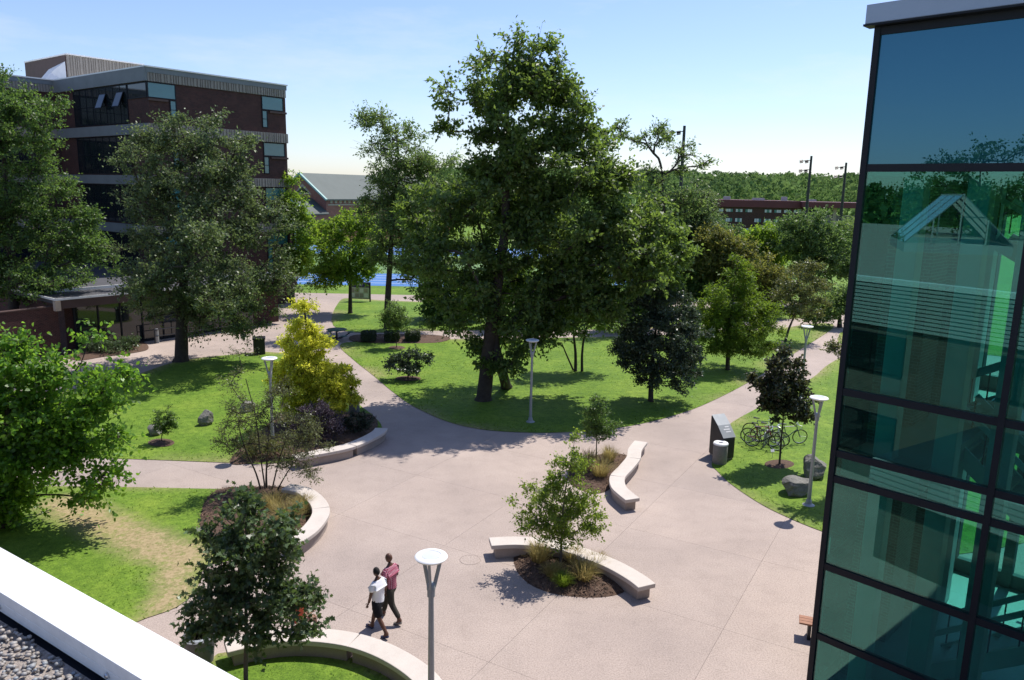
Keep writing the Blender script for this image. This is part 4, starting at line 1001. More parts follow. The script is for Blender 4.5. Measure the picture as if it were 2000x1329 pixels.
bench('pale curved concrete bench behind the young tree and grassy bed, mid plaza', [(957,1058),(1016,1056),(1090,1064),(1141,1080),(1195,1101),(1240,1126),(1264,1144)])
bench('S-shaped pale concrete bench snaking across the plaza near the two bins', [(1252,862),(1240,878),(1237,894),(1222,913),(1206,931),(1208,950),(1222,964),(1236,975)])
bench('crescent concrete bench around the thin twiggy shrub bed at left', [(558,950),(594,958),(619,978),(627,998),(618,1018),(598,1039),(568,1058)])
bench('concrete bench half in tree shade beneath the yellow tree and purple shrub', [(575,892),(621,883),(675,872),(712,858),(738,844),(745,836)])
bench('nearest concrete bench curving round the small lawn behind the near lamp post', [(440,1262),(500,1248),(560,1240),(621,1240),(687,1249),(745,1268),(795,1295),(832,1325),(855,1360)])

# ------------------------------------------------------------------ lamp posts
def make_lamp():
    t = thing('lamp_post', '', 'lamp post', (0, 0, 0), 0, 'grey lamp posts with white disc heads')
    m = MB(); m.lathe([(0.21, 0), (0.21, 0.05), (0.17, 0.07), (0.115, 0.11), (0.1, 0.22), (0.082, 0.26)], 16); m.build('base_cover', MT['pole'], t, True)
    m = MB(); m.lathe([(0.072, 0.2), (0.05, 3.3), (0.05, 3.35)], 14); m.build('pole', MT['pole'], t, True)
    m = MB(); m.lathe([(0.055, 3.14), (0.075, 3.15), (0.075, 3.28), (0.085, 3.29), (0.085, 3.40), (0.07, 3.42), (0.0, 3.42)], 14); m.build('collar', MT['pole'], t, True)
    for k in range(3):
        a = math.radians(25+120*k); m = MB(); m.bar((0.06*math.cos(a), 0.06*math.sin(a), 3.33), (0.205*math.cos(a), 0.205*math.sin(a), 3.93), 0.045, 0.06); m.build('arm', MT['pole'], t)
    m = MB(); m.lathe([(0.0, 3.90), (0.22, 3.90), (0.29, 3.93), (0.315, 3.965), (0.30, 3.985), (0.25, 4.00), (0.20, 4.0), (0.185, 3.985), (0.0, 3.985)], 32); m.build('lamp_head', MT['white'], t, True)
    m = MB(); m.lathe([(0.0, 3.987), (0.178, 3.987), (0.178, 3.993), (0.0, 3.999)], 28); m.build('lens', MT['lens'], t, True)
    return t
lamp0 = make_lamp()
for i, (x, y, lab) in enumerate([(842, 1085, 'nearest grey lamp post with white disc head, before the plaza'), (526, 699, 'lamp post with white disc head rising behind the twiggy shrub at left'),
        (1040, 664, 'lamp post on the lawn edge beside the biggest tree, head under its foliage'), (1600, 776, 'lamp post standing between the boulders and the glass tower'),
        (1577, 637, 'farthest lamp post, beside the path running off to upper right')]):
    p = at(x, y, 3.99); o = lamp0 if i == 0 else copy_tree(lamp0); o.location = (p[0], p[1], 0.0); o['label'] = lab; o.rotation_euler.z = i*0.7

# ------------------------------------------------------------------ bins and small furniture
def rbin(label, px, r, h, body, lid, hole=True, name='litter_bin'):
    p = at(*px); t = thing(name, label, 'bin', p)
    m = MB(); m.lathe([(r*0.96, 0), (r, 0.03), (r, h-0.06), (r*0.97, h-0.04)], 28); m.build('bin_body', MT[body], t, True)
    m = MB(); m.lathe([(r*0.35, h-0.2), (r*0.35, h+0.02), (r*0.42, h+0.035), (r*0.95, h+0.03), (r*1.04, h), (r*1.04, h-0.05), (r*0.9, h-0.052)], 28); m.build('lid', MT[lid], t, True)
    m = MB(); m.lathe([(0, h-0.25), (r*0.4, h-0.25)], 20); m.build('liner', MT['black'], t)
    return t
rbin('grey exposed aggregate litter bin with white lid with hole, before black recycling cabinet', (1405, 905), 0.29, 0.86, 'aggbin', 'white')
rbin('dark grey round litter bin on path edge beside the yellow tree', (692, 806), 0.26, 0.82, 'greybin', 'greybin')
p = at(392, 1292); t = thing('round_planter', 'dark round open bin beside the maple near white parapet', 'bin', p)
m = MB(); m.lathe([(0.28, 0), (0.34, 0.5), (0.37, 0.62), (0.37, 0.66), (0.31, 0.66), (0.30, 0.6), (0.27, 0.58), (0.27, 0.1), (0, 0.1)], 30); m.build('bin_body', MT['greybin'], t, True)
m = MB(); m.lathe([(0.19, 0.62), (0.27, 0.63), (0.27, 0.645), (0.2, 0.66), (0.19, 0.62)], 28); m.build('inner_ring', MT['pole'], t, True)
m = MB(); m.lathe([(0, 0.5), (0.2, 0.5)], 20); m.build('liner', MT['lens'], t)
# black recycling cabinet, slanted hood
p = at(1408, 893); t = thing('recycling_cabinet', 'black recycling cabinet with slanted hood on lawn edge behind round bin', 'recycling bin', p, math.radians(-8))
prof = [(-0.45, 0.08), (0.45, 0.08), (0.45, 0.95), (0.05, 1.38), (-0.38, 1.72), (-0.45, 1.70)]
m = MB(); m.add([(-0.30, y, z) for y, z in prof]+[(0.30, y, z) for y, z in prof], [tuple(range(5, -1, -1)), tuple(range(6, 12))]+[(i, (i+1) % 6, 6+(i+1) % 6, 6+i) for i in range(6)])
o = m.build('cabinet', MT['black'], t, bevel=0.03); o.rotation_euler.z = math.radians(-150)
m = MB(); m.box(-0.28, -0.40, 0, 0.28, 0.40, 0.08); o2 = m.build('plinth', MT['concrete_side'], t); o2.rotation_euler.z = math.radians(-150)
hood = bpy.data.objects.new('hood', None); link(hood, t); hood.rotation_euler.z = math.radians(-150)
m = MB(); m.add([(-0.31, 0.47, 0.99), (0.31, 0.47, 0.99), (0.31, 0.05, 1.415), (-0.31, 0.05, 1.415), (-0.31, -0.39, 1.755), (0.31, -0.39, 1.755)], [(0, 1, 2, 3), (3, 2, 5, 4)]); m.build('hood_panel', MT['pole'], hood)
for i, (a, b, z) in enumerate([(-0.18, 0.05, 0.30), (-0.18, 0.12, 0.22), (-0.18, 0.02, 0.14)]):
    f_ = (z-0.05)/0.42
    m = MB(); y0 = z; z0 = 0.99+(0.47-z)/0.42*0.425
    m.add([(a, y0, z0+0.006), (b, y0, z0+0.006), (b, y0-0.035, z0+0.0415), (a, y0-0.035, z0+0.0415)], [(0, 1, 2, 3)]); m.build('printed_line', MT['line'], hood)
m = MB(); m.lathe([(0.0, 0), (0.05, 0), (0.05, 0.01), (0, 0.012)], 14); o = m.build('round_sticker', MT['white'], hood); o.rotation_euler = (0, math.radians(-90), 0); o.location = (-0.302, 0.1, 0.92)
# square black bin near the big left tree
p = at(507, 692); t = thing('square_bin', 'square black litter bin on lawn edge left of the yellow tree', 'bin', p, 0.3)
m = MB(); m.box(-0.36, -0.36, 0, 0.36, 0.36, 1.0); m.build('bin_body', MT['black'], t, bevel=0.03)
m = MB(); m.box(-0.4, -0.4, 1.0, 0.4, -0.26, 1.12); m.box(-0.4, 0.26, 1.0, 0.4, 0.4, 1.12); m.box(-0.4, -0.26, 1.0, -0.26, 0.26, 1.12); m.box(0.26, -0.26, 1.0, 0.4, 0.26, 1.12); m.build('rim', MT['darkmetal'], t, bevel=0.02)
m = MB(); m.box(-0.26, -0.26, 1.001, 0.26, 0.26, 1.03); m.build('liner', MT['greybin'], t)
p = at(307, 670); t = thing('bollard', 'grey metal bollard on paving in front of the entrance glass', 'bollard', p)
m = MB(); m.lathe([(0.14, 0), (0.14, 0.85)], 16); m.build('post', MT['pole'], t, True)
m = MB(); m.lathe([(0.145, 0.85), (0.145, 0.93), (0.10, 0.99), (0, 1.0)], 16); m.build('cap', MT['greybin'], t, True)
# notice board
p = at(703, 590); t = thing('notice_board', 'dark framed notice board with purple header beside tree on back lawn', 'notice board', p, math.radians(-6))
for x in (-1.0, 1.0):
    m = MB(); m.box(x-0.06, -0.06, 0, x+0.06, 0.06, 1.9); m.build('post', MT['black'], t)
m = MB(); m.box(-0.94, -0.05, 0.35, 0.94, 0.05, 1.4); m.build('board', MT['paper'], t)
m = MB(); m.box(-0.96, -0.07, 1.4, 0.96, 0.07, 1.9); m.build('header', MT['purple_paint'], t)
m = MB(); m.box(-0.2, -0.075, 1.58, 0.3, -0.071, 1.8); m.build('header_mark', MT['lens'], t)
for k_ in range(4):
    for j_ in range(2):
        m = MB(); m.box(-0.85+k_*0.43, -0.062, 0.45+j_*0.46, -0.5+k_*0.43, -0.052, 0.82+j_*0.46); m.build('notice', MT['line' if (k_+j_) % 3 == 0 else 'pebble'], t)
m = MB(); m.box(-0.94, -0.08, 0.3, 0.94, 0.08, 0.35); m.build('bottom_rail', MT['black'], t)
# picnic table
p = at(658, 664); t = thing('picnic_table', 'dark green metal picnic table with ring seats on far path', 'table', p, 0.3)
m = MB(); m.lathe([(0, 0.72), (0.72, 0.72), (0.74, 0.74), (0.74, 0.77), (0, 0.78)], 8); m.build('tabletop', MT['green_paint'], t)
m = MB(); m.tube([(0, 0, 0), (0, 0, 0.72)], 0.06, 8); m.build('pedestal', MT['black'], t)
for k_ in range(4):
    a = k_*math.pi/2+0.4; c = (math.cos(a), math.sin(a))
    m = MB(); m.lathe([(0, 0.43), (0.24, 0.43), (0.26, 0.45), (0, 0.47)], 12, (c[0]*1.1, c[1]*1.1, 0)); m.build('seat', MT['green_paint'], t)
    m = MB(); m.tube([(0.05*c[0], 0.05*c[1], 0.12), (0.6*c[0], 0.6*c[1], 0.2), (1.1*c[0], 1.1*c[1], 0.43)], 0.035, 6); m.build('seat_arm', MT['black'], t)
# wooden slab bench end beside the tower
p = at(1566, 1252); t = thing('wooden_bench', 'small reddish wooden bench end poking out beside glass tower foot', 'bench', (p[0]+0.42, p[1]+0.12, 0), math.radians(-20))
for k_ in range(3):
    m = MB(); m.box(-0.45, -0.2+k_*0.135, 0.40, 0.75, -0.075+k_*0.135, 0.445); m.build('seat_plank', MT['wood'], t, bevel=0.006)
for x in (-0.2, 0.5):
    m = MB(); m.box(x-0.04, -0.17, 0.0, x+0.04, 0.17, 0.4); m.build('leg', MT['darkmetal'], t)

# boulders
def boulder(label, px, w, d, h, seed, rz=0.0):
    r_ = np.random.RandomState(seed); bm = bmesh.new(); bmesh.ops.create_icosphere(bm, subdivisions=4, radius=1.0)
    pl = [(unit(r_.normal(size=3)*np.array([1, 1, 0.8])), r_.uniform(0.55, 0.85)) for _ in range(12)]
    for v in bm.verts:
        p = np.array(v.co)
        for n_, dd in pl:
            q = p@n_
            if q > dd: p = p-n_*(q-dd)*0.95
        ns = vnoise(p[0]*3+seed, p[1]*3+p[2]*3)-0.5+0.5*(vnoise(p[0]*8+seed, p[1]*8+p[2]*7)-0.5)
        p = p*(1+0.10*ns); v.co = (p[0]*w/2, p[1]*d/2, p[2]*h*0.62+h*0.38)
    me = bpy.data.meshes.new('boulder'); bm.to_mesh(me); bm.free(); me.materials.append(MT['rock'])
    g = at(*px); o = bpy.data.objects.new('boulder', me); link(o); o.location = (g[0], g[1], 0); o.rotation_euler.z = rz
    return tag(o, label, 'boulder', 'boulders on the lawns')
boulder('squarish grey boulder alone on the left lawn right of round sapling', (401, 832), 0.85, 0.75, 0.75, 3, 0.4)
boulder('grey boulder half behind the twiggy shrub, back of left lawn', (485, 806), 0.85, 0.7, 0.6, 5, 1.0)
boulder('low boulder directly behind the small round sapling on left lawn', (303, 850), 0.8, 0.7, 0.5, 8, 2.0)
boulder('large rounded boulder at right, behind its flatter neighbour near the tower', (1590, 932), 1.4, 1.1, 0.95, 13, 0.3)
boulder('wedge shaped boulder in front of the rounded one by right lamp post', (1557, 966), 1.35, 0.95, 0.75, 17, 0.1)

# ------------------------------------------------------------------ bicycles
def bicycle(label, loc, rz, frame, lean=0.06, drop=False):
    t = thing('bicycle', label, 'bicycle', loc, rz, 'bicycles parked on the lawn'); t.rotation_euler = (lean, 0, rz)
    R = 0.335; wb = 1.03
    for x in (0, wb):
        w = MB(); w.ring((x, 0, R), R-0.035, 0.012, (0, 1, 0), 32, 5); w.tube([(x, -0.05, R), (x, 0.05, R)], 0.022, 8); w = w.build('wheel', MT['chrome'], t, True)
        q = MB(); q.ring((x, 0, R), R-0.012, 0.019, (0, 1, 0), 32, 6); q.build('tyre', MT['rubber'], w, True)
        q = MB()
        for i in range(14):
            a = 2*math.pi*i/14; q.tube([(x, 0.02*(-1)**i, R), (x+(R-.04)*math.cos(a), 0, R+(R-.04)*math.sin(a))], 0.0028, 3, False)
        o = q.build('spokes', MT['chrome'], w); o['kind'] = 'stuff'
    bb = (0.43, 0, 0.29); st = (0.28, 0, 0.80); hd = (0.83, 0, 0.83); hb = (0.87, 0, 0.68)
    m = MB()
    for a, b, r_ in ((bb, st, .016), (st, hd, .016), (bb, hb, .019), (hd, hb, .021)): m.tube([a, b], r_, 8)
    for s in (-1, 1):
        m.tube([(0, s*.05, R), (0.2, s*.045, .30), (0.43, s*.03, .29)], .010, 6); m.tube([(0, s*.05, R), (0.28, s*.02, 0.78)], .009, 6)
    m.build('frame', frame, t, True)
    m = MB(); m.tube([hd, (0.80, 0, 0.93)], 0.015, 8)
    for s in (-1, 1): m.tube([(0.875, s*.02, .67), (0.90, s*.055, .62), (wb, s*.05, R)], .011, 6)
    m.build('fork', frame, t, True)
    m = MB()
    if drop: m.tube([(0.80, -.02, .93), (0.86, -.2, .94), (0.97, -.21, .92), (0.99, -.21, .84), (0.90, -.21, .79)], .012, 6); m.tube([(0.80, .02, .93), (0.86, .2, .94), (0.97, .21, .92), (0.99, .21, .84), (0.90, .21, .79)], .012, 6); m.tube([(0.86, -.2, .94), (0.86, .2, .94)], .012, 6)
    else: m.tube([(0.76, -.31, .98), (0.82, -.1, .95), (0.82, .1, .95), (0.76, .31, .98)], .012, 6)
    m.build('handlebar', MT['chrome'], t, True)
    m = MB(); m.tube([st, (0.25, 0, 0.92)], 0.012, 6); m.build('seat_post', MT['chrome'], t)
    m = MB(); m.add([(0.10, -.075, .95), (0.10, .075, .95), (0.24, .05, .945), (0.38, .018, .94), (0.38, -.018, .94), (0.24, -.05, .945), (0.12, -.06, .90), (0.12, .06, .90), (0.36, .012, .905), (0.36, -.012, .905)], [(0, 5, 4, 3, 2, 1), (6, 7, 8, 9), (0, 1, 7, 6), (1, 2, 3, 8, 7), (3, 4, 9, 8), (4, 5, 0, 6, 9)]); m.build('saddle', MT['black'], t, True, bevel=0.008)
    m = MB(); m.ring((0.43, -.045, .29), .09, .006, (0, 1, 0), 20, 4); m.bar((0.43, -.06, .29), (0.53, -.07, .16), .014, .02); m.bar((0.43, .06, .29), (0.33, .07, .42), .014, .02); m.box(0.49, -.13, .145, 0.57, -.07, .165); m.box(0.29, .07, .41, 0.37, .13, .43); m.build('crankset', MT['darkmetal'], t)
    m = MB(); m.tube([(0.43, -.05, .38), (0.0, -.05, .375)], .005, 4); m.tube([(0.43, -.05, .20), (0.0, -.05, .295)], .005, 4); m.build('chain', MT['darkmetal'], t)
    return t
b0 = at(1467, 874); dz = at(1513, 882)-b0; rz0 = math.atan2(dz[1], dz[0])
FR = [pm('bike_frame_'+n_, c, tuple(x*.85 for x in c), 3, 0.35) for n_, c in (('black', (0.02, 0.02, 0.025)), ('red', (0.32, 0.03, 0.03)), ('white', (0.7, 0.7, 0.7)), ('navy', (0.03, 0.05, 0.13)), ('darkgreen', (0.02, 0.10, 0.08)))]
dirv = np.array([math.cos(rz0), math.sin(rz0), 0]); nrm = np.array([-dirv[1], dirv[0], 0])
for (df, dn, rr, f_, lab, ln_, dr) in [(0.0, 0.0, 0.0, 0, 'black bicycle at front of the cluster nearest the camera', 0.05, False), (-0.25, 0.42, 0.06, 1, 'red framed bicycle just behind the front black one', -0.06, False),
        (0.10, 0.80, -0.05, 2, 'white framed bicycle in the middle of the parked cluster', 0.07, True), (-0.35, 1.25, 0.10, 4, 'dark green bicycle at rear left of the parked cluster', -0.05, False), (0.85, 1.0, 0.55, 3, 'navy bicycle sticking out right behind the thin tree trunk', 0.1, True)]:
    p = b0+dirv*df+nrm*dn; bicycle(lab, (p[0], p[1], 0.045), rz0+rr, FR[f_], ln_, dr)
p = b0+dirv*0.5+nrm*0.6; t = thing('bike_rack', 'low grey loop rack among the parked bicycles', 'bike rack', (p[0], p[1], 0.03), rz0+math.pi/2)
for x in (-0.5, 0.0, 0.5):
    m = MB(); m.tube([(x, 0, 0)]+[(x+0.16*(1-math.cos(a)), 0, 0.5+0.16*math.sin(a)) for a in np.linspace(0, math.pi, 8)]+[(x+0.32, 0, 0)], 0.02, 6); m.build('loop', MT['pole'], t, True)

# ------------------------------------------------------------------ people
def skin_mesh(pts, edges, root, sub=2):
    """pts: {name: (x, y, z, r)} or (x, y, z, rx, ry)"""
    nm = list(pts); ix = {n_: i for i, n_ in enumerate(nm)}
    me = bpy.data.meshes.new('tmp'); me.from_pydata([pts[n_][:3] for n_ in nm], [(ix[a], ix[b]) for a, b in edges], [])
    o = bpy.data.objects.new('tmp', me); COL.objects.link(o)
    o.modifiers.new('s', 'SKIN'); sv = me.skin_vertices[0].data
    for n_ in nm:
        q = pts[n_]; sv[ix[n_]].radius = (q[3], q[4] if len(q) > 4 else q[3]); sv[ix[n_]].use_root = (n_ == root)
    s = o.modifiers.new('u', 'SUBSURF'); s.levels = sub; s.render_levels = sub
    dg = bpy.context.evaluated_depsgraph_get(); dg.update(); r_ = bpy.data.meshes.new_from_object(o.evaluated_get(dg))
    bpy.data.objects.remove(o); bpy.data.meshes.remove(me); return r_
def join_meshes(name, ms, mats=None):
    bm = bmesh.new()
    for m_ in ms: bm.from_mesh(m_)
    me = bpy.data.meshes.new(name); bm.to_mesh(me); bm.free()
    for m_ in ms: bpy.data.meshes.remove(m_)
    me.polygons.foreach_set('use_smooth', np.ones(len(me.polygons), bool)); return me
def head_mesh(c, s=1.0, yaw=0.0):
    bm = bmesh.new(); bmesh.ops.create_uvsphere(bm, u_segments=24, v_segments=18, radius=1.0)
    for v in bm.verts:
        x, y, z = v.co; X, Y, Z = x*0.098, y*0.076, z*0.118
        if z < 0: X *= 1-0.12*(-z); Y *= 1-0.30*(-z); X += 0.012*(-z)
        if x > 0.75 and abs(y) < 0.25:                      # nose, brow, lips, chin
            X += 0.020*max(0, 1-abs(z+0.12)/0.22)*(1-abs(y)/0.25)+0.006*max(0, 1-abs(z-0.22)/0.12)+0.005*max(0, 1-abs(z+0.5)/0.1)
        if x > 0.4 and 0.2 < abs(y) < 0.6 and abs(z-0.05) < 0.16: X -= 0.006   # eye sockets
        if x > 0.2 and z < -0.75: X += 0.014
        v.co = (X, Y, Z)
    for sy in (-1, 1):                                        # ears
        g = bmesh.ops.create_uvsphere(bm, u_segments=8, v_segments=6, radius=1.0)
        for v in g['verts']: v.co = (v.co.x*0.018-0.008, v.co.y*0.009+sy*0.079, v.co.z*0.032-0.008)
    bmesh.ops.rotate(bm, verts=bm.verts, matrix=Matrix.Rotation(yaw, 3, 'Z')); bmesh.ops.scale(bm, verts=bm.verts, vec=(s, s, s)); bmesh.ops.translate(bm, verts=bm.verts, vec=c)
    me = bpy.data.meshes.new('h'); bm.to_mesh(me); bm.free(); return me
def hand_meshes(w, d, side, curl=0.5):
    """wrist, direction of the hand, side +1 left / -1 right: palm with five bent fingers"""
    w = np.array(w); d = unit(np.array(d, float)); f = np.array([1., 0, 0]); f = unit(f-d*(f@d)); n_ = np.cross(d, f)*side   # n_: back of hand outwards
    out = []; P = {'w': (*w, .026), 'p1': (*(w+d*.035), .030, .020), 'p2': (*(w+d*.075), .034, .018)}
    out.append(skin_mesh(P, [('w', 'p1'), ('p1', 'p2')], 'w', 1))
    for i, (off, ln) in enumerate([(.027, .072), (.009, .080), (-.009, .075), (-.026, .058)]):
        a = w+d*.07+f*off; b = a+d*ln*.45; c = b+unit(d-n_*curl*0.9)*ln*.33; e = c+unit(d-n_*curl*1.9)*ln*.27
        out.append(skin_mesh({'a': (*a, .0095), 'b': (*b, .009), 'c': (*c, .008), 'e': (*e, .0065)}, [('a', 'b'), ('b', 'c'), ('c', 'e')], 'a', 1))
    a = w+d*.03+f*.022; b = a+unit(d*.6+f*.8)*.036; c = b+unit(d+f*.25-n_*.3)*.03
    out.append(skin_mesh({'a': (*a, .012), 'b': (*b, .0105), 'c': (*c, .008)}, [('a', 'b'), ('b', 'c')], 'a', 1)); return out
def flatten(me, z0, fx=0.76, ymax=0.23, cx=0.01):
    for v in me.vertices:
        if v.co.z > z0 and abs(v.co.y) < ymax:
            k_ = min(1, (v.co.z-z0)/0.08)*min(1, (ymax-abs(v.co.y))/0.05); v.co.x = cx+(v.co.x-cx)*(1-(1-fx)*k_)
def set_obj(name, me, mat, parent):
    me.name = name; me.materials.clear(); me.materials.append(mat); me.polygons.foreach_set('use_smooth', np.ones(len(me.polygons), bool))
    o = bpy.data.objects.new(name, me); link(o, parent); return o
def skinmat(name, c): return pm(name, c, tuple(x*.85 for x in c), 12, 0.45)
def cloth(name, c, c2=None): return pm(name, c, c2 or tuple(x*.85 for x in c), 9, 0.9, spec=0.2, bmp=0.4, bscale=16, bdist=0.02)
def plaid_mat():
    m, nt, b = new_mat('plaid_shirt'); tc = nd(nt, 'ShaderNodeTexCoord'); col = None
    def stripes(ax, sc_, thr):
        sp = nd(nt, 'ShaderNodeSeparateXYZ'); nt.links.new(tc.outputs['Object'], sp.inputs[0])
        mu = nd(nt, 'ShaderNodeMath', operation='MULTIPLY'); nt.links.new(sp.outputs[ax], mu.inputs[0]); mu.inputs[1].default_value = sc_
        fr = nd(nt, 'ShaderNodeMath', operation='FRACT'); nt.links.new(mu.outputs[0], fr.inputs[0])
        gt = nd(nt, 'ShaderNodeMath', operation='GREATER_THAN'); nt.links.new(fr.outputs[0], gt.inputs[0]); gt.inputs[1].default_value = thr; return gt.outputs[0]
    c = mixc(nt, stripes(2, 20, 0.55), (0.34, 0.06, 0.11), (0.24, 0.04, 0.08))
    c = mixc(nt, stripes(1, 22, 0.8), c, (0.50, 0.26, 0.31)); c = mixc(nt, stripes(2, 20, 0.86), c, (0.52, 0.29, 0.34)); c = mixc(nt, stripes(0, 22, 0.84), c, (0.48, 0.26, 0.30))
    nt.links.new(c, b.inputs['Base Color']); b.inputs['Roughness'].default_value = 0.9; b.inputs['Specular IOR Level'].default_value = 0.2
    bump(nt, b, noise(nt, 16, 4), 0.4, 0.02); return m
SK1 = skinmat('skin_brown', (0.115, 0.055, 0.035)); SK2 = skinmat('skin_tan', (0.42, 0.24, 0.17)); HAIR = pm('hair_black', (0.012, 0.01, 0.009), rough=0.8)

def walker(label, p, rz, scale, shirt, pants, shoe, long_legs, hair, collar=False, head_yaw=0.25, arm_l=None):
    t = thing('person', label, 'person', p, rz, 'people on the plaza'); t.scale = (scale,)*3
    fR = (.30, -.085, .085); fL = (-.33, .085, .15)
    B = {'pelvis': (0, 0, .93, .135), 'belly': (.015, 0, 1.09, .125), 'chest': (.03, 0, 1.27, .145), 'upper': (.02, 0, 1.39, .11), 'neck': (.025, 0, 1.47, .062), 'nape': (.035, 0, 1.54, .064),
         'hl': (-.02, .095, .88, .092), 'hr': (.02, -.095, .88, .092), 'kl': (-.09, .09, .50, .060), 'kr': (.20, -.09, .50, .060), 'cl': (-.20, .09, .35, .056), 'cr': (.245, -.088, .33, .056), 'al': (*fL, .039), 'ar': (*fR, .039),
         'hel': (fL[0]-.05, fL[1], .12, .036), 'her': (fR[0]-.045, fR[1], .042, .036), 'tol': (fL[0]+.10, .09, .045, .036), 'tor': (fR[0]+.15, -.095, .04, .034), 'ttl': (fL[0]+.17, .095, .03, .026), 'ttr': (fR[0]+.20, -.10, .035, .026),
         'sl': (.02, .165, 1.395, .062), 'sr': (.02, -.165, 1.395, .062), 'el': (.03, .235, 1.12, .042), 'er': (-.02, -.235, 1.12, .042), 'wl': (.12, .225, .885, .028), 'wr': (.20, -.20, 1.0, .028)}
    if arm_l: B.update(arm_l)
    E_ = [('pelvis', 'belly'), ('belly', 'chest'), ('chest', 'upper'), ('upper', 'neck'), ('neck', 'nape'), ('pelvis', 'hl'), ('pelvis', 'hr'), ('hl', 'kl'), ('hr', 'kr'), ('kl', 'cl'), ('kr', 'cr'), ('cl', 'al'), ('cr', 'ar'),
          ('al', 'hel'), ('ar', 'her'), ('al', 'tol'), ('ar', 'tor'), ('tol', 'ttl'), ('tor', 'ttr'), ('upper', 'sl'), ('upper', 'sr'), ('sl', 'el'), ('sr', 'er'), ('el', 'wl'), ('er', 'wr')]
    bm_ = skin_mesh(B, E_, 'pelvis', 2); flatten(bm_, .82)
    hc = (.05, 0, 1.635)
    parts = [bm_, head_mesh(hc, 1.0, head_yaw)]
    for s, e, w in ((1, 'el', 'wl'), (-1, 'er', 'wr')):
        dd = np.array(B[w][:3])-np.array(B[e][:3]); parts += hand_meshes(B[w][:3], dd, s)
    body = set_obj('body', join_meshes('body', parts), SK1, t)
    cz, sz = math.cos(head_yaw), math.sin(head_yaw)
    for sy in (-1, 1):
        m = MB(); m.lathe([(0, -.009), (.007, -.006), (.009, 0), (.007, .006), (0, .009)], 8); lx, ly = .088, sy*.030
        o = m.build('eye', MT['white'], t, True); o.location = (hc[0]+lx*cz-ly*sz, hc[1]+lx*sz+ly*cz, hc[2]+.008)
    if hair:
        h_ = head_mesh((0, 0, 0), 1.0, 0.0); bm = bmesh.new(); bm.from_mesh(h_); bpy.data.meshes.remove(h_)
        bmesh.ops.delete(bm, geom=[v for v in bm.verts if v.co.z < 0.0+max(0, v.co.x)*0.75-0.02*(v.co.x < -0.03)-0.03*(v.co.x < -0.06) or abs(v.co.y) > .0775], context='VERTS')
        for v in bm.verts: v.co *= 1.055
        bmesh.ops.rotate(bm, verts=bm.verts, matrix=Matrix.Rotation(head_yaw, 3, 'Z')); bmesh.ops.translate(bm, verts=bm.verts, vec=hc)
        me = bpy.data.meshes.new('hair'); bm.to_mesh(me); bm.free(); set_obj('hair', me, HAIR, t)
    def mid(a, b, f_, r_): return tuple(np.array(B[a][:3])*(1-f_)+np.array(B[b][:3])*f_)+(r_,)
    T = {'hem': (.0, 0, .81, .178), 'low': (0.005, 0, .91, .18), 'belly': (.015, 0, 1.09, .178), 'chest': (.03, 0, 1.26, .19), 'upper': (.02, 0, 1.385, .14), 'col': (.025, 0, 1.455, .072),
         'sl': (.02, .175, 1.385, .082), 'sr': (.02, -.175, 1.385, .082), 'ml': mid('sl', 'el', .45, .086), 'mr': mid('sr', 'er', .45, .086), 'vl': mid('sl', 'el', .72, .082), 'vr': mid('sr', 'er', .72, .082)}
    TE = [('hem', 'low'), ('low', 'belly'), ('belly', 'chest'), ('chest', 'upper'), ('upper', 'col'), ('upper', 'sl'), ('upper', 'sr'), ('sl', 'ml'), ('sr', 'mr'), ('ml', 'vl'), ('mr', 'vr')]
    tm = skin_mesh(T, TE, 'belly', 2); flatten(tm, .62, 0.78, 0.27); set_obj('shirt', tm, shirt, t)
    if long_legs: LG = {'kl': (*B['kl'][:3], .078), 'kr': (*B['kr'][:3], .078), 'al': (B['al'][0]+.01, B['al'][1], .19, .062), 'ar': (B['ar'][0]-.01, B['ar'][1], .12, .062)}; LE = [('hl', 'kl'), ('hr', 'kr'), ('kl', 'al'), ('kr', 'ar')]
    else: LG = {'kl': mid('hl', 'kl', .75, .118), 'kr': mid('hr', 'kr', .75, .118), 'ql': mid('hl', 'kl', .95, .112), 'qr': mid('hr', 'kr', .95, .112)}; LE = [('hl', 'kl'), ('hr', 'kr'), ('kl', 'ql'), ('kr', 'qr')]
    PT = {'waist': (.01, 0, 1.0, .15), 'pelvis': (0, 0, .91, .165), 'hl': (-.02, .10, .84, .13), 'hr': (.02, -.10, .84, .13), **LG}
    set_obj('trousers' if long_legs else 'shorts', skin_mesh(PT, [('waist', 'pelvis'), ('pelvis', 'hl'), ('pelvis', 'hr')]+LE, 'pelvis', 2), pants, t)
    for k_, s in (('l', 1), ('r', -1)):
        a, h_, to, tt = (np.array(B[q+k_][:3]) for q in ('a', 'he', 'to', 'tt'))
        sh = skin_mesh({'h': (*(h_+[0, 0, -.012]), .046), 'm': (*((h_+to)/2+[0, 0, -.014]), .048, .04), 't': (*(to+[0, 0, -.002]), .05, .038), 'e': (*(tt+[.01, 0, 0]), .04, .03)}, [('h', 'm'), ('m', 't'), ('t', 'e')], 'm', 2)
        set_obj('shoe', sh, shoe, t)
    return t
hd_ = at(724, 1233)-at(766, 1241); hz = math.atan2(hd_[1], hd_[0])-math.radians(16)
pw_ = at(740, 1238); pw_[2] = -0.005
walker('man in white t-shirt and black shorts walking left, nearer the camera', pw_, hz, 1.0, cloth('white_cotton', (0.80, 0.80, 0.82), (0.74, 0.75, 0.79)), cloth('black_cotton', (0.014, 0.014, 0.017)), pm('sandal_navy', (0.03, 0.04, 0.10), rough=0.6), False, True, head_yaw=-0.25)
pp_ = at(764, 1212); pp_[2] = -0.005
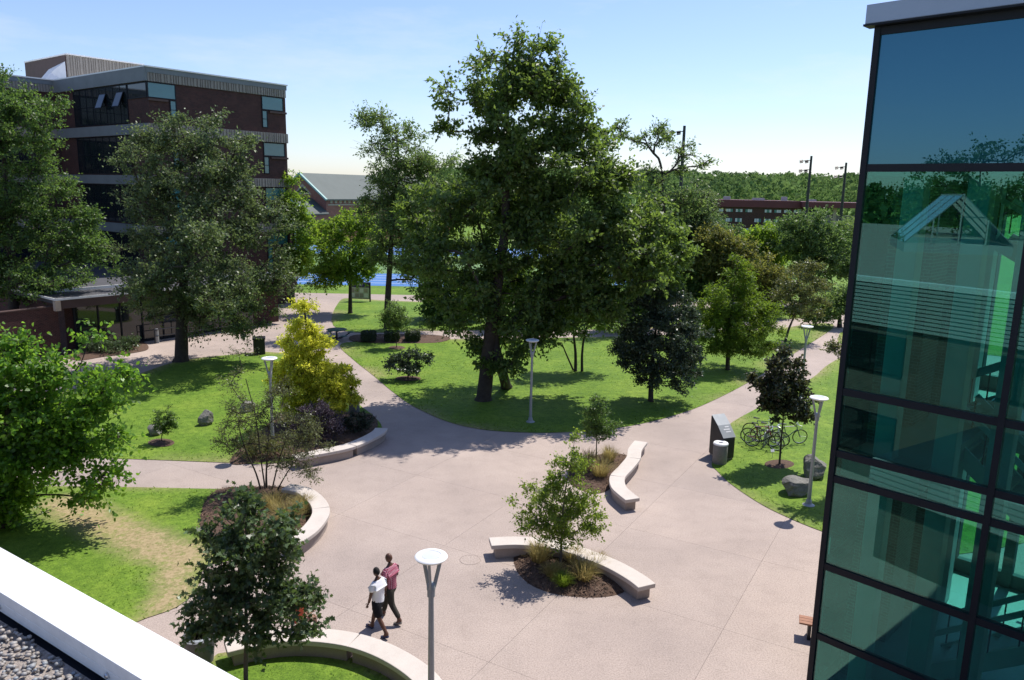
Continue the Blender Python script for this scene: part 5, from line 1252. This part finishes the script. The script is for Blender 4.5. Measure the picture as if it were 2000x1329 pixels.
walker('man in red plaid shirt and dark trousers walking beside the white shirted one', pp_, hz+0.05, 1.04, plaid_mat(), cloth('dark_khaki', (0.05, 0.047, 0.038)), pm('shoe_grey', (0.20, 0.18, 0.16), rough=0.7), True, False, head_yaw=-0.1,
       arm_l={'el': (-.05, .235, 1.13, .042), 'wl': (-.03, .235, .90, .028)})

def sitter(label, p, rz):
    t = thing('person', label, 'person', p, rz, 'people on the plaza')
    B = {'pelvis': (0, 0, .10, .125), 'belly': (.02, 0, .26, .115), 'chest': (.05, 0, .43, .125), 'upper': (.06, 0, .55, .095), 'neck': (.07, 0, .63, .05), 'nape': (.09, 0, .69, .05),
         'hl': (.03, .09, .09, .09), 'hr': (.03, -.09, .09, .09), 'kl': (.45, .11, .06, .06), 'kr': (.45, -.11, .06, .06), 'al': (.44, .11, -.36, .038), 'ar': (.50, -.11, -.36, .038), 'tl': (.60, .12, -.42, .03), 'tr': (.66, -.12, -.42, .03),
         'sl': (.06, .15, .55, .058), 'sr': (.06, -.15, .55, .058), 'el': (.12, .21, .30, .04), 'er': (.12, -.21, .30, .04), 'wl': (.33, .12, .20, .027), 'wr': (.33, -.12, .20, .027)}
    E_ = [('pelvis', 'belly'), ('belly', 'chest'), ('chest', 'upper'), ('upper', 'neck'), ('neck', 'nape'), ('pelvis', 'hl'), ('pelvis', 'hr'), ('hl', 'kl'), ('hr', 'kr'), ('kl', 'al'), ('kr', 'ar'), ('al', 'tl'), ('ar', 'tr'), ('upper', 'sl'), ('upper', 'sr'), ('sl', 'el'), ('sr', 'er'), ('el', 'wl'), ('er', 'wr')]
    parts = [skin_mesh(B, E_, 'pelvis', 2), head_mesh((.105, 0, .785), 0.96, 0.1)]
    for s, w in ((1, 'wl'), (-1, 'wr')): parts += hand_meshes(B[w][:3], (.9, -.25*s, -.25), s)
    set_obj('body', join_meshes('body', parts), SK2, t)
    T = {'hem': (.0, 0, .08, .15), 'belly': (.02, 0, .26, .135), 'chest': (.05, 0, .43, .142), 'upper': (.06, 0, .55, .11), 'col': (.07, 0, .61, .064), 'sl': (.06, .15, .55, .073), 'sr': (.06, -.15, .55, .073), 'ml': (.09, .18, .43, .066), 'mr': (.09, -.18, .43, .066)}
    set_obj('shirt', skin_mesh(T, [('hem', 'belly'), ('belly', 'chest'), ('chest', 'upper'), ('upper', 'col'), ('upper', 'sl'), ('upper', 'sr'), ('sl', 'ml'), ('sr', 'mr')], 'belly', 2), cloth('coral_cotton', (0.62, 0.13, 0.08)), t)
    PT = {'waist': (.0, 0, .16, .13), 'pelvis': (0, 0, .085, .135), 'hl': (.04, .09, .085, .10), 'hr': (.04, -.09, .085, .10), 'kl': (.38, .107, .065, .082), 'kr': (.38, -.107, .065, .082)}
    set_obj('shorts', skin_mesh(PT, [('waist', 'pelvis'), ('pelvis', 'hl'), ('pelvis', 'hr'), ('hl', 'kl'), ('hr', 'kr')], 'pelvis', 2), cloth('beige_cotton', (0.4, 0.33, 0.25)), t)
    h_ = head_mesh((0, 0, 0), .96, 0.0); bm = bmesh.new(); bm.from_mesh(h_); bpy.data.meshes.remove(h_)
    bmesh.ops.delete(bm, geom=[v for v in bm.verts if v.co.z < max(0, v.co.x)*0.75-0.05*(v.co.x < 0)], context='VERTS')
    for v in bm.verts: v.co *= 1.09
    bmesh.ops.translate(bm, verts=bm.verts, vec=(.105, 0, .785)); me = bpy.data.meshes.new('hair'); bm.to_mesh(me); bm.free(); set_obj('hair', me, pm('hair_brown', (0.12, 0.06, 0.03), rough=0.8), t)
    for s in (1, -1):
        k_ = 'l' if s > 0 else 'r'; a = np.array(B['a'+k_][:3]); to = np.array(B['t'+k_][:3])
        set_obj('shoe', skin_mesh({'h': (a[0]-.03, a[1], -.425, .042), 'm': (a[0]+.07, a[1], -.425, .044), 't': (*to, .04)}, [('h', 'm'), ('m', 't')], 'm', 2), MT['white'], t)
    return t
ps = at(583, 1222, 0.46); sitter('person in coral top seated on near bench, mostly behind the maple leaves', (ps[0], ps[1], 0.46), math.radians(65))

# ------------------------------------------------------------------ ornamental grass tufts and shrubs
def tuft(label, px, r, h, n, mat, seed, z=0.1):
    rs = np.random.RandomState(seed); g = at(*px); g[2] = z; root = thing('grass_tuft', label, 'ornamental grass', g, 0, 'ornamental grass tufts in the beds')
    a = rs.rand(n)*6.283; rr = rs.rand(n)**.6*r*0.35; o = np.stack([rr*np.cos(a), rr*np.sin(a), np.zeros(n)], 1)
    a2 = a+rs.normal(size=n)*.5; sp = rs.uniform(.2, 1.0, n)*r; hh_ = h*rs.uniform(.5, 1.1, n)*(1-0.3*sp/r)
    m1 = o+np.stack([sp*.45*np.cos(a2), sp*.45*np.sin(a2), hh_*.75], 1); tp_ = o+np.stack([sp*np.cos(a2), sp*np.sin(a2), hh_], 1)
    sd_ = np.stack([-np.sin(a2), np.cos(a2), np.zeros(n)], 1)*0.006
    V = np.stack([o-sd_, o+sd_, m1+sd_*.8, m1-sd_*.8, m1-sd_*.8, m1+sd_*.8, tp_+sd_*.15, tp_-sd_*.15], 1)
    me = raw_mesh('blades', V, 4); me.materials.append(LM[mat]); ob = bpy.data.objects.new('blades', me); link(ob, root); ob['kind'] = 'stuff'; return root
for i, (x, y, r_, h_, m_, lab) in enumerate([(1052,1105,.52,.72,'straw','straw coloured grass tuft at left end of the central bed'), (1080,1135,.42,.5,'straw','grass tuft in front left of young tree trunk, central bed'), (1140,1140,.55,.7,'straw','green gold grass tuft front right in the central bed'),
        (1118,1108,.42,.62,'straw','grass tuft just right of young tree trunk, central bed'), (1165,1118,.45,.55,'straw','grass tuft against the bench back, right side of central bed'), (1100,1150,.36,.45,'young','greener grass tuft at front edge of the central bed'),
        (1172,935,.7,.85,'straw','tall straw grass tuft beside the S-shaped bench'), (1150,918,.6,.8,'straw','straw grass tuft left of the small tree near S-shaped bench'), (1190,905,.5,.7,'straw','straw grass tuft behind the small tree near S-shaped bench'),
        (560,1030,.75,.85,'straw','tawny grass tuft inside the left crescent bench'), (535,1000,.6,.7,'straw','tawny grass tuft under the twiggy shrub'), (590,1005,.5,.7,'straw','narrow grass tuft tight against inside of crescent bench')]):
    tuft(lab, (x, y), r_, h_, 420, m_, 30+i)
def shrub(label, px, lobes, mat, leaf, clumps, twigs, per, seed, cat='shrub', crad=0.25, name='shrub', **kw):
    b = at(*px); Y = b[1]; L = [lobe(l[0], l[1], Y, l[2], l[3], *(l[4:] if len(l) > 4 else ())) for l in lobes]
    return tree(name, label, cat, b, L, [b, b+np.array([0, 0, .12]), b+np.array([.02, 0, .3])], 0.05, clumps, twigs, per, leaf, mat, 'bark', seed, crad, twig_r=.004, **kw)
shrub('dark purple mounded shrub behind the shaded curved bench', (640,868), [(615,815,42,28), (650,835,32,30), (590,830,25,22), (640,800,28,18)], 'purple', (.07,.03), 110, 9, 9, 41)
shrub('dark low shrub between purple shrub and shaded bench end', (690,850), [(690,825,30,22), (710,828,18,16)], 'hedge', (.07,.04), 50, 8, 8, 42)
shrub('brownish low shrub at foot of the twiggy shrub, left bed', (500,895), [(500,870,38,22), (535,872,25,20)], 'rust', (.06,.035), 60, 8, 8, 43)
shrub('spreading juniper in the left mulch bed by the entrance glass', (205,690), [(190,678,34,14), (225,676,32,14)], 'juniper', (.16,.05), 60, 9, 9, 44, crad=.5)
shrub('second lower juniper at right end of the left mulch bed', (250,684), [(250,670,20,10)], 'juniper', (.16,.05), 22, 9, 9, 45, crad=.45)
for i, (x, lab) in enumerate([(720,'leftmost of three clipped dark shrubs on far bed'), (766,'middle clipped dark shrub on far bed, behind thin sapling'), (806,'rightmost of three clipped dark shrubs on far bed')]):
    b = at(x, 668); Y = b[1]; s = pxm(Y); rs = np.random.RandomState(60+i); root = thing('clipped_shrub', lab, 'shrub', (b[0], b[1], .05), .1, 'clipped dark shrubs on the far bed')
    m = MB(); m.tube([(0, 0, 0), (0, 0, .5)], .06, 7); m.build('stem', MT['bark'], root); n = 2600
    q = rs.uniform(-1, 1, (n, 3)); ax = rs.randint(0, 3, n); q[np.arange(n), ax] = np.sign(q[np.arange(n), ax]); q = q*(1-.12*rs.rand(n, 1)); N = np.zeros((n, 3)); N[np.arange(n), ax] = np.sign(q[np.arange(n), ax])
    hx = 13*s; hz_ = 15*s; Pq = q*np.array([hx, hx, hz_/2])+np.array([0, 0, hz_/2+.12]); A = rs.normal(size=(n, 3))
    me = leaves_mesh('foliage', Pq, A, N+rs.normal(size=(n, 3))*.35, .13, .08, RHOMB, rs); me.materials.append(LM['hedge']); o = bpy.data.objects.new('foliage', me); link(o, root); o['kind'] = 'stuff'

# ------------------------------------------------------------------ trees
ptree('oak_tree', 'biggest tree, tall broad oak with dark leaning trunk in centre lawn', 'tree', (944,783),
  [(1000,135,92,68), (1062,135,62,58), (905,200,62,30), (1012,235,112,72), (1105,215,55,62), (872,268,38,22), (1085,315,112,70), (1185,315,66,60), (985,375,110,66), (855,425,88,72), (1225,400,84,70), (1105,440,128,80),
   (1275,470,80,64), (1290,520,72,52), (1220,500,90,60), (1160,480,90,60,2), (880,520,108,66), (1000,540,108,66), (1150,545,120,62), (1275,540,64,52), (900,608,88,46), (1010,640,90,42), (1110,600,86,46), (965,695,62,26), (1200,590,70,42), (1010,480,120,80,2.5), (960,300,60,50)],
  .42, [(950,730), (957,660), (966,590), (977,520), (986,450), (988,380), (986,310), (988,240), (998,160), (1003,100)], clumps=740, twigs=11, per=9, leaf=(.25,.135), mat='oak', seed=2, crad=.88, shell=.42, ls=.95,
  extra_px=[([(990,757), (978,715), (968,670), (968,620)], .3)], twig_r=.01)
ptree('elm_tree', 'broad dark elm in front of the brick building, trunk by paved court', 'tree', (354,706),
  [(370,262,70,36), (440,285,62,36), (300,300,70,48), (380,350,118,66), (470,365,72,58), (285,400,68,66), (400,450,130,72), (510,450,66,58), (300,500,76,62), (420,540,130,58), (525,540,58,46), (330,590,78,44), (430,610,96,44), (480,640,56,24), (330,560,80,44,-4), (430,570,80,44,-4), (380,480,90,50,-4.5)],
  .42, [(355,650), (356,590), (362,520), (368,440), (374,360), (378,290)], clumps=560, twigs=10, per=9, leaf=(.19,.10), mat='elm', seed=4, crad=.85, ls=1.0, shell=.62, twig_r=.01)
ptree('shade_tree', 'large dark tree at far left edge rising to roof height', 'tree', (28,668),
  [(-10,165,42,38), (60,215,70,48), (-30,260,90,60), (95,215,42,26), (40,300,88,60), (-40,400,110,70), (60,400,76,52), (110,440,62,44), (20,480,100,54), (120,500,62,38), (150,440,56,36), (195,510,46,36), (110,370,44,28), (60,555,80,36), (120,550,60,26,-3), (30,560,70,30,-3), (-40,520,80,60), (165,470,40,36)],
  .38, [(26,600), (24,530), (20,450), (12,360), (4,270), (-4,190)], clumps=420, twigs=10, per=9, leaf=(.20,.11), mat='mid', seed=6, crad=.9, shell=.6, twig_r=.01)
ptree('linden_tree', 'bright green near tree with large leaves hanging in at left edge', 'tree', (10,1030),
  [(15,690,50,36), (85,715,46,30), (140,730,40,22), (-50,750,80,70), (50,790,80,40), (150,800,56,30), (215,735,30,16), (20,880,100,40), (140,890,60,28), (215,925,36,20), (30,960,70,30), (0,1005,40,18), (165,975,34,16), (235,860,28,14), (-70,900,80,80), (100,850,50,36), (200,790,40,14), (180,660,14,8)],
  .2, [(10,960), (12,900), (14,830), (18,760), (22,700)], clumps=330, twigs=8, per=9, leaf=(.155,.10), mat='bright', shape=OVAL, seed=8, crad=.75, shell=.75, twig_r=.006, droop=.25, spread=.75)
ptree('maple_tree', 'foreground dark green maple with lobed leaves, lawn island near parapet', 'tree', (480,1352),
  [(480,1000,58,44), (440,1040,62,44), (530,1045,56,44), (470,1090,108,52), (550,1095,50,40), (420,1160,72,46), (520,1165,84,50), (400,1210,54,34), (470,1225,90,30), (575,1175,44,40), (610,1215,34,22), (545,1225,60,26)],
  .055, [(480,1300), (481,1240), (480,1170), (480,1100), (480,1030), (480,985)], clumps=150, twigs=7, per=7, leaf=(.125,.13), mat='maple', bark='bark_grey', shape=MAPLE, seed=10, crad=.38, shell=.62, twig_r=.004)
ptree('twiggy_shrub', 'sparse twiggy multi-stemmed shrub growing out of the crescent bed', 'shrub', (522,962),
  [(470,720,26,40), (460,800,42,40), (530,800,58,46), (580,830,52,44), (610,870,42,34), (480,870,56,44), (545,890,70,40), (600,920,34,22), (440,850,26,40), (555,760,40,30), (452,760,18,30)],
  .05, [(520,935), (522,890), (525,840)], clumps=170, twigs=8, per=6, leaf=(.075,.04), mat='sparse', bark='bark', seed=12, crad=.42, shell=.8, bare=.15, twig_r=.005,
  extra_px=[([(512,964), (500,925), (480,880), (465,830)], .035), ([(535,964), (560,925), (585,890)], .03), ([(520,966), (510,900), (500,820), (480,740)], .03), ([(528,965), (545,900), (565,840)], .03)])
ptree('golden_conifer', 'bright yellow golden cypress beside the path left of centre', 'conifer', (612,838),
  [(590,590,18,22), (592,630,34,26), (600,670,50,30), (590,715,62,32), (625,720,48,30), (640,760,52,30), (580,770,56,36), (665,775,40,18), (610,800,60,30), (660,730,36,22), (560,740,30,36), (690,752,16,10)],
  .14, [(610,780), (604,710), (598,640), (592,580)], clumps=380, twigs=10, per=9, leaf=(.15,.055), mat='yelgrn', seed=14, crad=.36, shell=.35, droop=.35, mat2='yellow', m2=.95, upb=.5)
ptree('sapling', 'small round green sapling in a mulch ring on the left lawn', 'tree', (315,866),
  [(322,815,24,22), (325,835,20,16), (312,830,16,16), (335,825,14,14)], .022, [(316,850), (320,830), (322,805)], clumps=60, twigs=8, per=8, leaf=(.07,.035), mat='mid', seed=16, crad=.17, shell=.6, twig_r=.003)
ptree('young_tree', 'young light green tree in the grassy bed before central bench', 'tree', (1095,1114),
  [(1120,880,18,32), (1115,920,42,32), (1075,935,32,26), (1060,970,52,30), (1130,970,46,30), (1040,1010,44,24), (1090,1000,70,34), (1155,1000,40,26), (1030,1035,34,16), (1100,1040,66,28), (1160,1025,30,20), (1080,1052,36,12)],
  .045, [(1096,1070), (1098,1020), (1104,960), (1116,900), (1122,860)], clumps=175, twigs=7, per=7, leaf=(.085,.05), mat='young', bark='bark_grey', seed=18, crad=.32, shell=.7, twig_r=.003, spread=.7)
ptree('young_tree', 'small upright green tree beside upper end of S-shaped bench', 'tree', (1165,914),
  [(1165,790,18,24), (1172,815,34,26), (1160,835,30,22), (1185,835,24,20), (1170,848,36,14)], .03, [(1165,870), (1166,830), (1167,780)], clumps=80, twigs=8, per=8, leaf=(.085,.045), mat='mid', seed=20, crad=.28, shell=.7, twig_r=.003)
ptree('pear_tree', 'dense dark glossy round tree on right part of centre lawn', 'tree', (1271,786),
  [(1285,575,40,32), (1265,610,50,38), (1310,610,48,38), (1290,650,82,46), (1240,680,46,46), (1335,680,46,46), (1290,700,84,46), (1300,735,60,22), (1220,715,22,26), (1360,715,20,26)],
  .15, [(1272,740), (1276,690), (1282,630), (1286,580)], clumps=400, twigs=9, per=9, leaf=(.13,.08), mat='dark', seed=22, crad=.46, shell=.4, twig_r=.006)
ptree('larch_tree', 'feathery olive green tree right of the dark round one', 'tree', (1421,724),
  [(1440,512,24,20), (1435,545,44,26), (1420,580,60,30), (1475,585,40,28), (1400,615,60,30), (1460,620,66,34), (1430,650,84,30), (1390,660,46,26), (1495,650,34,26), (1440,680,70,16)],
  .15, [(1422,690), (1425,640), (1432,580), (1438,515)], clumps=310, twigs=10, per=9, leaf=(.17,.06), mat='olive', seed=24, crad=.55, shell=.5, droop=.25, twig_r=.006)
ptree('red_maple', 'small dark tree with reddish shoots in mulch ring by the bicycles', 'tree', (1522,911),
  [(1530,715,30,24), (1520,745,44,28), (1550,750,34,28), (1500,765,30,22), (1540,785,48,26), (1520,800,40,20), (1560,805,26,18), (1480,742,16,12), (1535,690,12,12)],
  .045, [(1526,860), (1530,810), (1530,760), (1530,710)], clumps=150, twigs=8, per=8, leaf=(.12,.09), mat='redleaf', shape=OVAL, seed=26, crad=.34, shell=.55, twig_r=.004)
ptree('leaning_tree', 'olive tree with leaning thin trunk near the far lamp post', 'tree', (1533,668),
  [(1570,530,34,24), (1555,560,44,28), (1590,570,36,30), (1565,595,52,26), (1600,600,24,22), (1545,610,24,14)], .11, [(1540,645), (1550,620), (1562,585), (1568,540)], clumps=120, twigs=9, per=8, leaf=(.15,.08), mat='rust', seed=28, crad=.55, shell=.6, mat2='sparse', m2=.8)
ptree('maple_tree', 'mid distance maple with dark trunk beside notice board', 'tree', (684,613),
  [(690,430,44,26), (650,450,40,30), (720,450,34,30), (670,490,62,34), (720,500,36,32), (640,520,40,26), (690,535,58,24), (625,540,22,16)],
  .2, [(684,580), (684,545), (683,510), (684,460)], clumps=170, twigs=9, per=9, leaf=(.24,.13), mat='lime', seed=31, crad=.85, shell=.6, twig_r=.01)
ptree('sapling', 'thin light green sapling before the clipped shrubs, far lawn', 'tree', (775,682),
  [(768,605,26,18), (755,625,26,14), (785,625,24,14), (768,640,34,10)], .03, [(773,655), (771,625), (769,595)], clumps=60, twigs=9, per=8, leaf=(.14,.06), mat='pale', seed=32, crad=.42, shell=.7, mat2='mid', m2=.5)
ptree('bush', 'low open dark bush left of the biggest trunk on lawn', 'shrub', (797,742),
  [(780,700,22,16), (805,695,24,14), (832,700,18,10), (800,720,34,14), (770,715,16,10)], .05, [(797,730), (799,715), (801,700)], clumps=60, twigs=8, per=8, leaf=(.13,.08), mat='dark', seed=33, crad=.34, shell=.7)
ptree('multistem_tree', 'slender multi-stemmed tree in shade right of biggest oak', 'tree', (1124,727),
  [(1120,540,52,32), (1170,570,40,32), (1100,590,46,28), (1150,610,48,26), (1190,620,30,26), (1110,640,36,18)], .11, [(1124,690), (1120,650), (1118,600), (1120,550)], clumps=130, twigs=9, per=8, leaf=(.17,.09), mat='oak', seed=34, crad=.6, shell=.65,
  extra_px=[([(1137,727), (1137,690), (1143,650), (1160,600)], .09), ([(1122,725), (1105,690), (1098,672)], .06)])
ptree('ash_tree', 'pale airy tree behind the biggest oak on its left side', 'tree', (757,643),
  [(745,240,34,28), (790,265,44,30), (735,290,36,24), (800,310,64,40), (850,330,36,36), (740,345,42,30), (800,370,80,44), (735,400,44,34), (800,440,80,50), (770,500,60,40), (830,520,60,50)],
  .3, [(757,600), (760,540), (765,460), (772,380), (778,300), (770,240)], clumps=310, twigs=9, per=8, leaf=(.24,.11), mat='pale', seed=35, crad=1.05, shell=.6, bare=.1, twig_r=.012)
ptree('bare_limbed_tree', 'sparse tree with visible bare limbs against the sky right of oak', 'tree', (1300,640),
  [(1285,262,38,24), (1340,290,30,22), (1255,275,26,16), (1375,310,22,20), (1320,330,30,20), (1270,350,40,34), (1310,400,56,44), (1350,395,40,36), (1290,470,60,50), (1210,262,26,22)],
  .3, [(1300,590), (1300,520), (1298,450), (1295,380), (1292,330)], clumps=150, twigs=7, per=7, leaf=(.26,.13), mat='pale', seed=36, crad=.9, shell=.45, bare=.2, twig_r=.02, ls=.82)
ptree('poplar_tree', 'light green upright tree just right of the brick building corner', 'tree', (572,592),
  [(572,365,12,18), (578,400,22,26), (576,440,30,30), (590,480,34,34), (575,520,32,34), (600,430,14,20)], .2, [(572,540), (573,480), (574,420), (573,365)], clumps=120, twigs=9, per=8, leaf=(.26,.13), mat='lime', seed=37, crad=.9, shell=.6)
ptree('street_tree', 'leafy branch end poking out from the glass tower edge by path', 'tree', (1690,955),
  [(1640,672,20,22), (1668,690,32,30), (1700,660,44,34), (1720,700,50,36), (1690,730,36,22), (1740,640,40,36), (1630,690,14,10)], .07, [(1688,880), (1685,800), (1688,730), (1700,670)], clumps=110, twigs=7, per=8, leaf=(.11,.06), mat='sparse', seed=38, crad=.42, shell=.6)
far_trees = [
 ('big round green tree left of grandstand canopy, behind the path', (1585,600), [(1585,440,52,34), (1560,470,56,40), (1615,480,46,44), (1590,520,64,46), (1640,520,30,40)], 'far', 200),
 ('rust tinged tree behind the feathery olive one', (1420,610), [(1400,470,50,28), (1440,490,48,30), (1380,510,44,36), (1430,540,60,40)], 'rust', 180),
 ('second rust tinged tree between feathery olive and round green trees', (1500,620), [(1490,540,40,36), (1520,575,34,34), (1480,590,36,30)], 'rust', 110),
 ('yellow green tree rising behind the rust tinged trees', (1490,590), [(1495,462,28,22), (1480,485,34,28), (1510,500,30,36)], 'lime', 110),
 ('grey green tree below the bare limbed tree, behind oak right side', (1370,600), [(1370,400,44,40), (1340,450,50,44), (1380,470,40,40)], 'elm', 130),
 ('rounded tree in front of grandstand left end', (1440,560), [(1425,462,34,22), (1460,468,30,20), (1440,485,50,28)], 'far', 110),
 ('shady tree behind the biggest oak trunk, near back path', (880,625), [(870,560,60,40), (920,570,50,36), (880,600,60,24)], 'mid', 130),
 ('tree behind the dark round tree on back lawn', (1230,650), [(1225,590,40,34), (1260,575,40,36), (1200,610,34,24)], 'mid', 110),
 ('tree on the back lawn seen beneath oak foliage', (1010,640), [(1010,560,60,40), (1060,580,50,34)], 'mid', 110),
 ('green tree hiding left end of the grandstand', (1395,540), [(1388,440,26,24), (1410,475,30,24)], 'far', 80),
 ('small bushy tree above the far lawn at tower edge', (1640,640), [(1625,600,30,14), (1650,585,30,20), (1595,615,24,10)], 'pale', 80),

 ('leafy tree behind oak right side, hiding the track bend', (1300,600), [(1290,470,50,40), (1330,500,44,40), (1280,530,60,36)], 'mid', 130),
 ('tree between dark round tree and feathery olive one, further back', (1340,605), [(1345,520,40,36), (1370,560,40,30), (1330,570,40,28)], 'far', 110),
 ('low spreading tree at back between oak trunk and multi-stemmed tree', (1180,590), [(1180,500,60,30), (1230,520,50,30), (1130,510,44,26)], 'elm', 120),
 ('pale green tree in front of grandstand canopy end', (1660,560), [(1650,450,40,26), (1690,470,40,40), (1640,480,34,26)], 'pale', 100),
 ('second lime coloured tree just left of the big round far tree', (1530,575), [(1530,450,26,22), (1540,490,34,30), (1515,500,26,26)], 'lime', 90),
]
for i, (lab, bp, lb, mt, cl) in enumerate(far_trees):
    b = at(*bp); mx_ = lb[0]
    ptree('broadleaf_tree', lab, 'tree', bp, lb, .24, [(bp[0], bp[1]-(bp[1]-mx_[1])*f_) for f_ in (.3, .6, .95)], clumps=int(cl*1.35), twigs=8, per=8, leaf=(.27,.14), mat=mt, seed=50+i, crad=.95, shell=.55, twig_geo=False, group='trees beyond the centre lawn')
# trees behind the camera that show only as reflections in the tower glass
for i, (s_i, lab) in enumerate([((24, 42), 'tall round tree behind the skylights, mirrored in upper tower glass'), ((46, 46), 'spreading tree mirrored at left edge of upper tower glass')]):
    q = own_world(*s_i); b = np.array([q[0], q[1], 0.0]); r_ = 5.5
    tree('broadleaf_tree', lab, 'tree', b, [(b+np.array([0, 0, 12.2]), (r_, r_, 3.0)), (b+np.array([1.5, -2, 9.5]), (r_*1.1, r_, 3.5)), (b+np.array([-2, 3, 10.5]), (4, 4, 3.5))], [b, b+np.array([0, 0, 6]), b+np.array([0, .5, 13])], .4, 130, 8, 8, (.3, .16), 'mid', seed=80+i, crad=1.3, twig_geo=False, group='trees behind the flat roof')

# distant woods beyond the grandstand, one mass
rs = np.random.RandomState(90); PP = []; NN = []; SZ_ = []
for i in range(1250):
    Y = rs.uniform(240, 760); X = rs.uniform(-0.1, 0.62)*Y if rs.rand() < 0.75 else rs.uniform(-.06, .1)*Y
    if i > 1000: Y = rs.uniform(-330, 60); X = -rs.uniform(150, 420)
    rise = 17*np.clip((Y-240)/460, 0, 1); r_ = rs.uniform(2.8, 8)*(1.25 if rs.rand() < .1 else 1); h_ = rs.uniform(8.5, 15)+rise if Y > 210 else rs.uniform(9, 15) if i > 1000 else rs.uniform(4.5, 7)
    k_ = 130; d = unit(rs.normal(size=(k_, 3))); d[:, 2] = np.abs(d[:, 2])*1.1-.25
    rad = (1-.35*rs.rand(k_, 1)**2)
    PP.append(np.array([X, Y, h_-r_*.75])+d*rad*np.array([r_, r_, r_*.85])); NN.append(d+rs.normal(size=(k_, 3))*.45); SZ_.append(np.full(k_, r_*.27))
PP = np.vstack(PP); NN = np.vstack(NN); SZ_ = np.concatenate(SZ_)
me = leaves_mesh('distant_woods', PP, rs.normal(size=PP.shape), NN, 1.0*SZ_, .9*SZ_, RHOMB, rs); me.materials.append(LM['woods'])
o = bpy.data.objects.new('distant_woods', me); link(o); tag(o, 'distant mass of woodland trees along the horizon', 'woods', kind='stuff')

# small flat things on the ground
g = at(918, 1094); t = thing('manhole_cover', 'round flush manhole cover in the plaza left of central bench', 'manhole cover', (g[0], g[1], 0.001))
m = MB(); m.lathe([(0, 0.004), (0.295, 0.004), (0.3, 0.0)], 30); m.build('cover', MT['paving'], t)
m = MB(); m.lathe([(0.303, 0.0), (0.303, 0.005), (0.312, 0.005), (0.313, 0.0)], 30); m.build('rim', MT['joint'], t)
for (x, y, lab) in [(1508, 897, 'small white plant label in mulch ring by the bicycles'), (1152, 908, 'small white plant label among straw grass by S-shaped bench')]:
    g = at(x, y); t = thing('plant_label', lab, 'plant label', (g[0], g[1], 0.05), 0.2)
    m = MB(); m.box(-.006, -.006, 0, .006, .006, .28); m.build('stake', MT['pole'], t)
    m = MB(); m.add([(-.08, -.012, .26), (.08, -.012, .26), (.08, .05, .36), (-.08, .05, .36), (-.08, -.006, .254), (.08, -.006, .254), (.08, .056, .354), (-.08, .056, .354)], [(0, 1, 2, 3), (7, 6, 5, 4), (0, 4, 5, 1), (1, 5, 6, 2), (2, 6, 7, 3), (3, 7, 4, 0)]); m.build('plate', MT['white'], t)
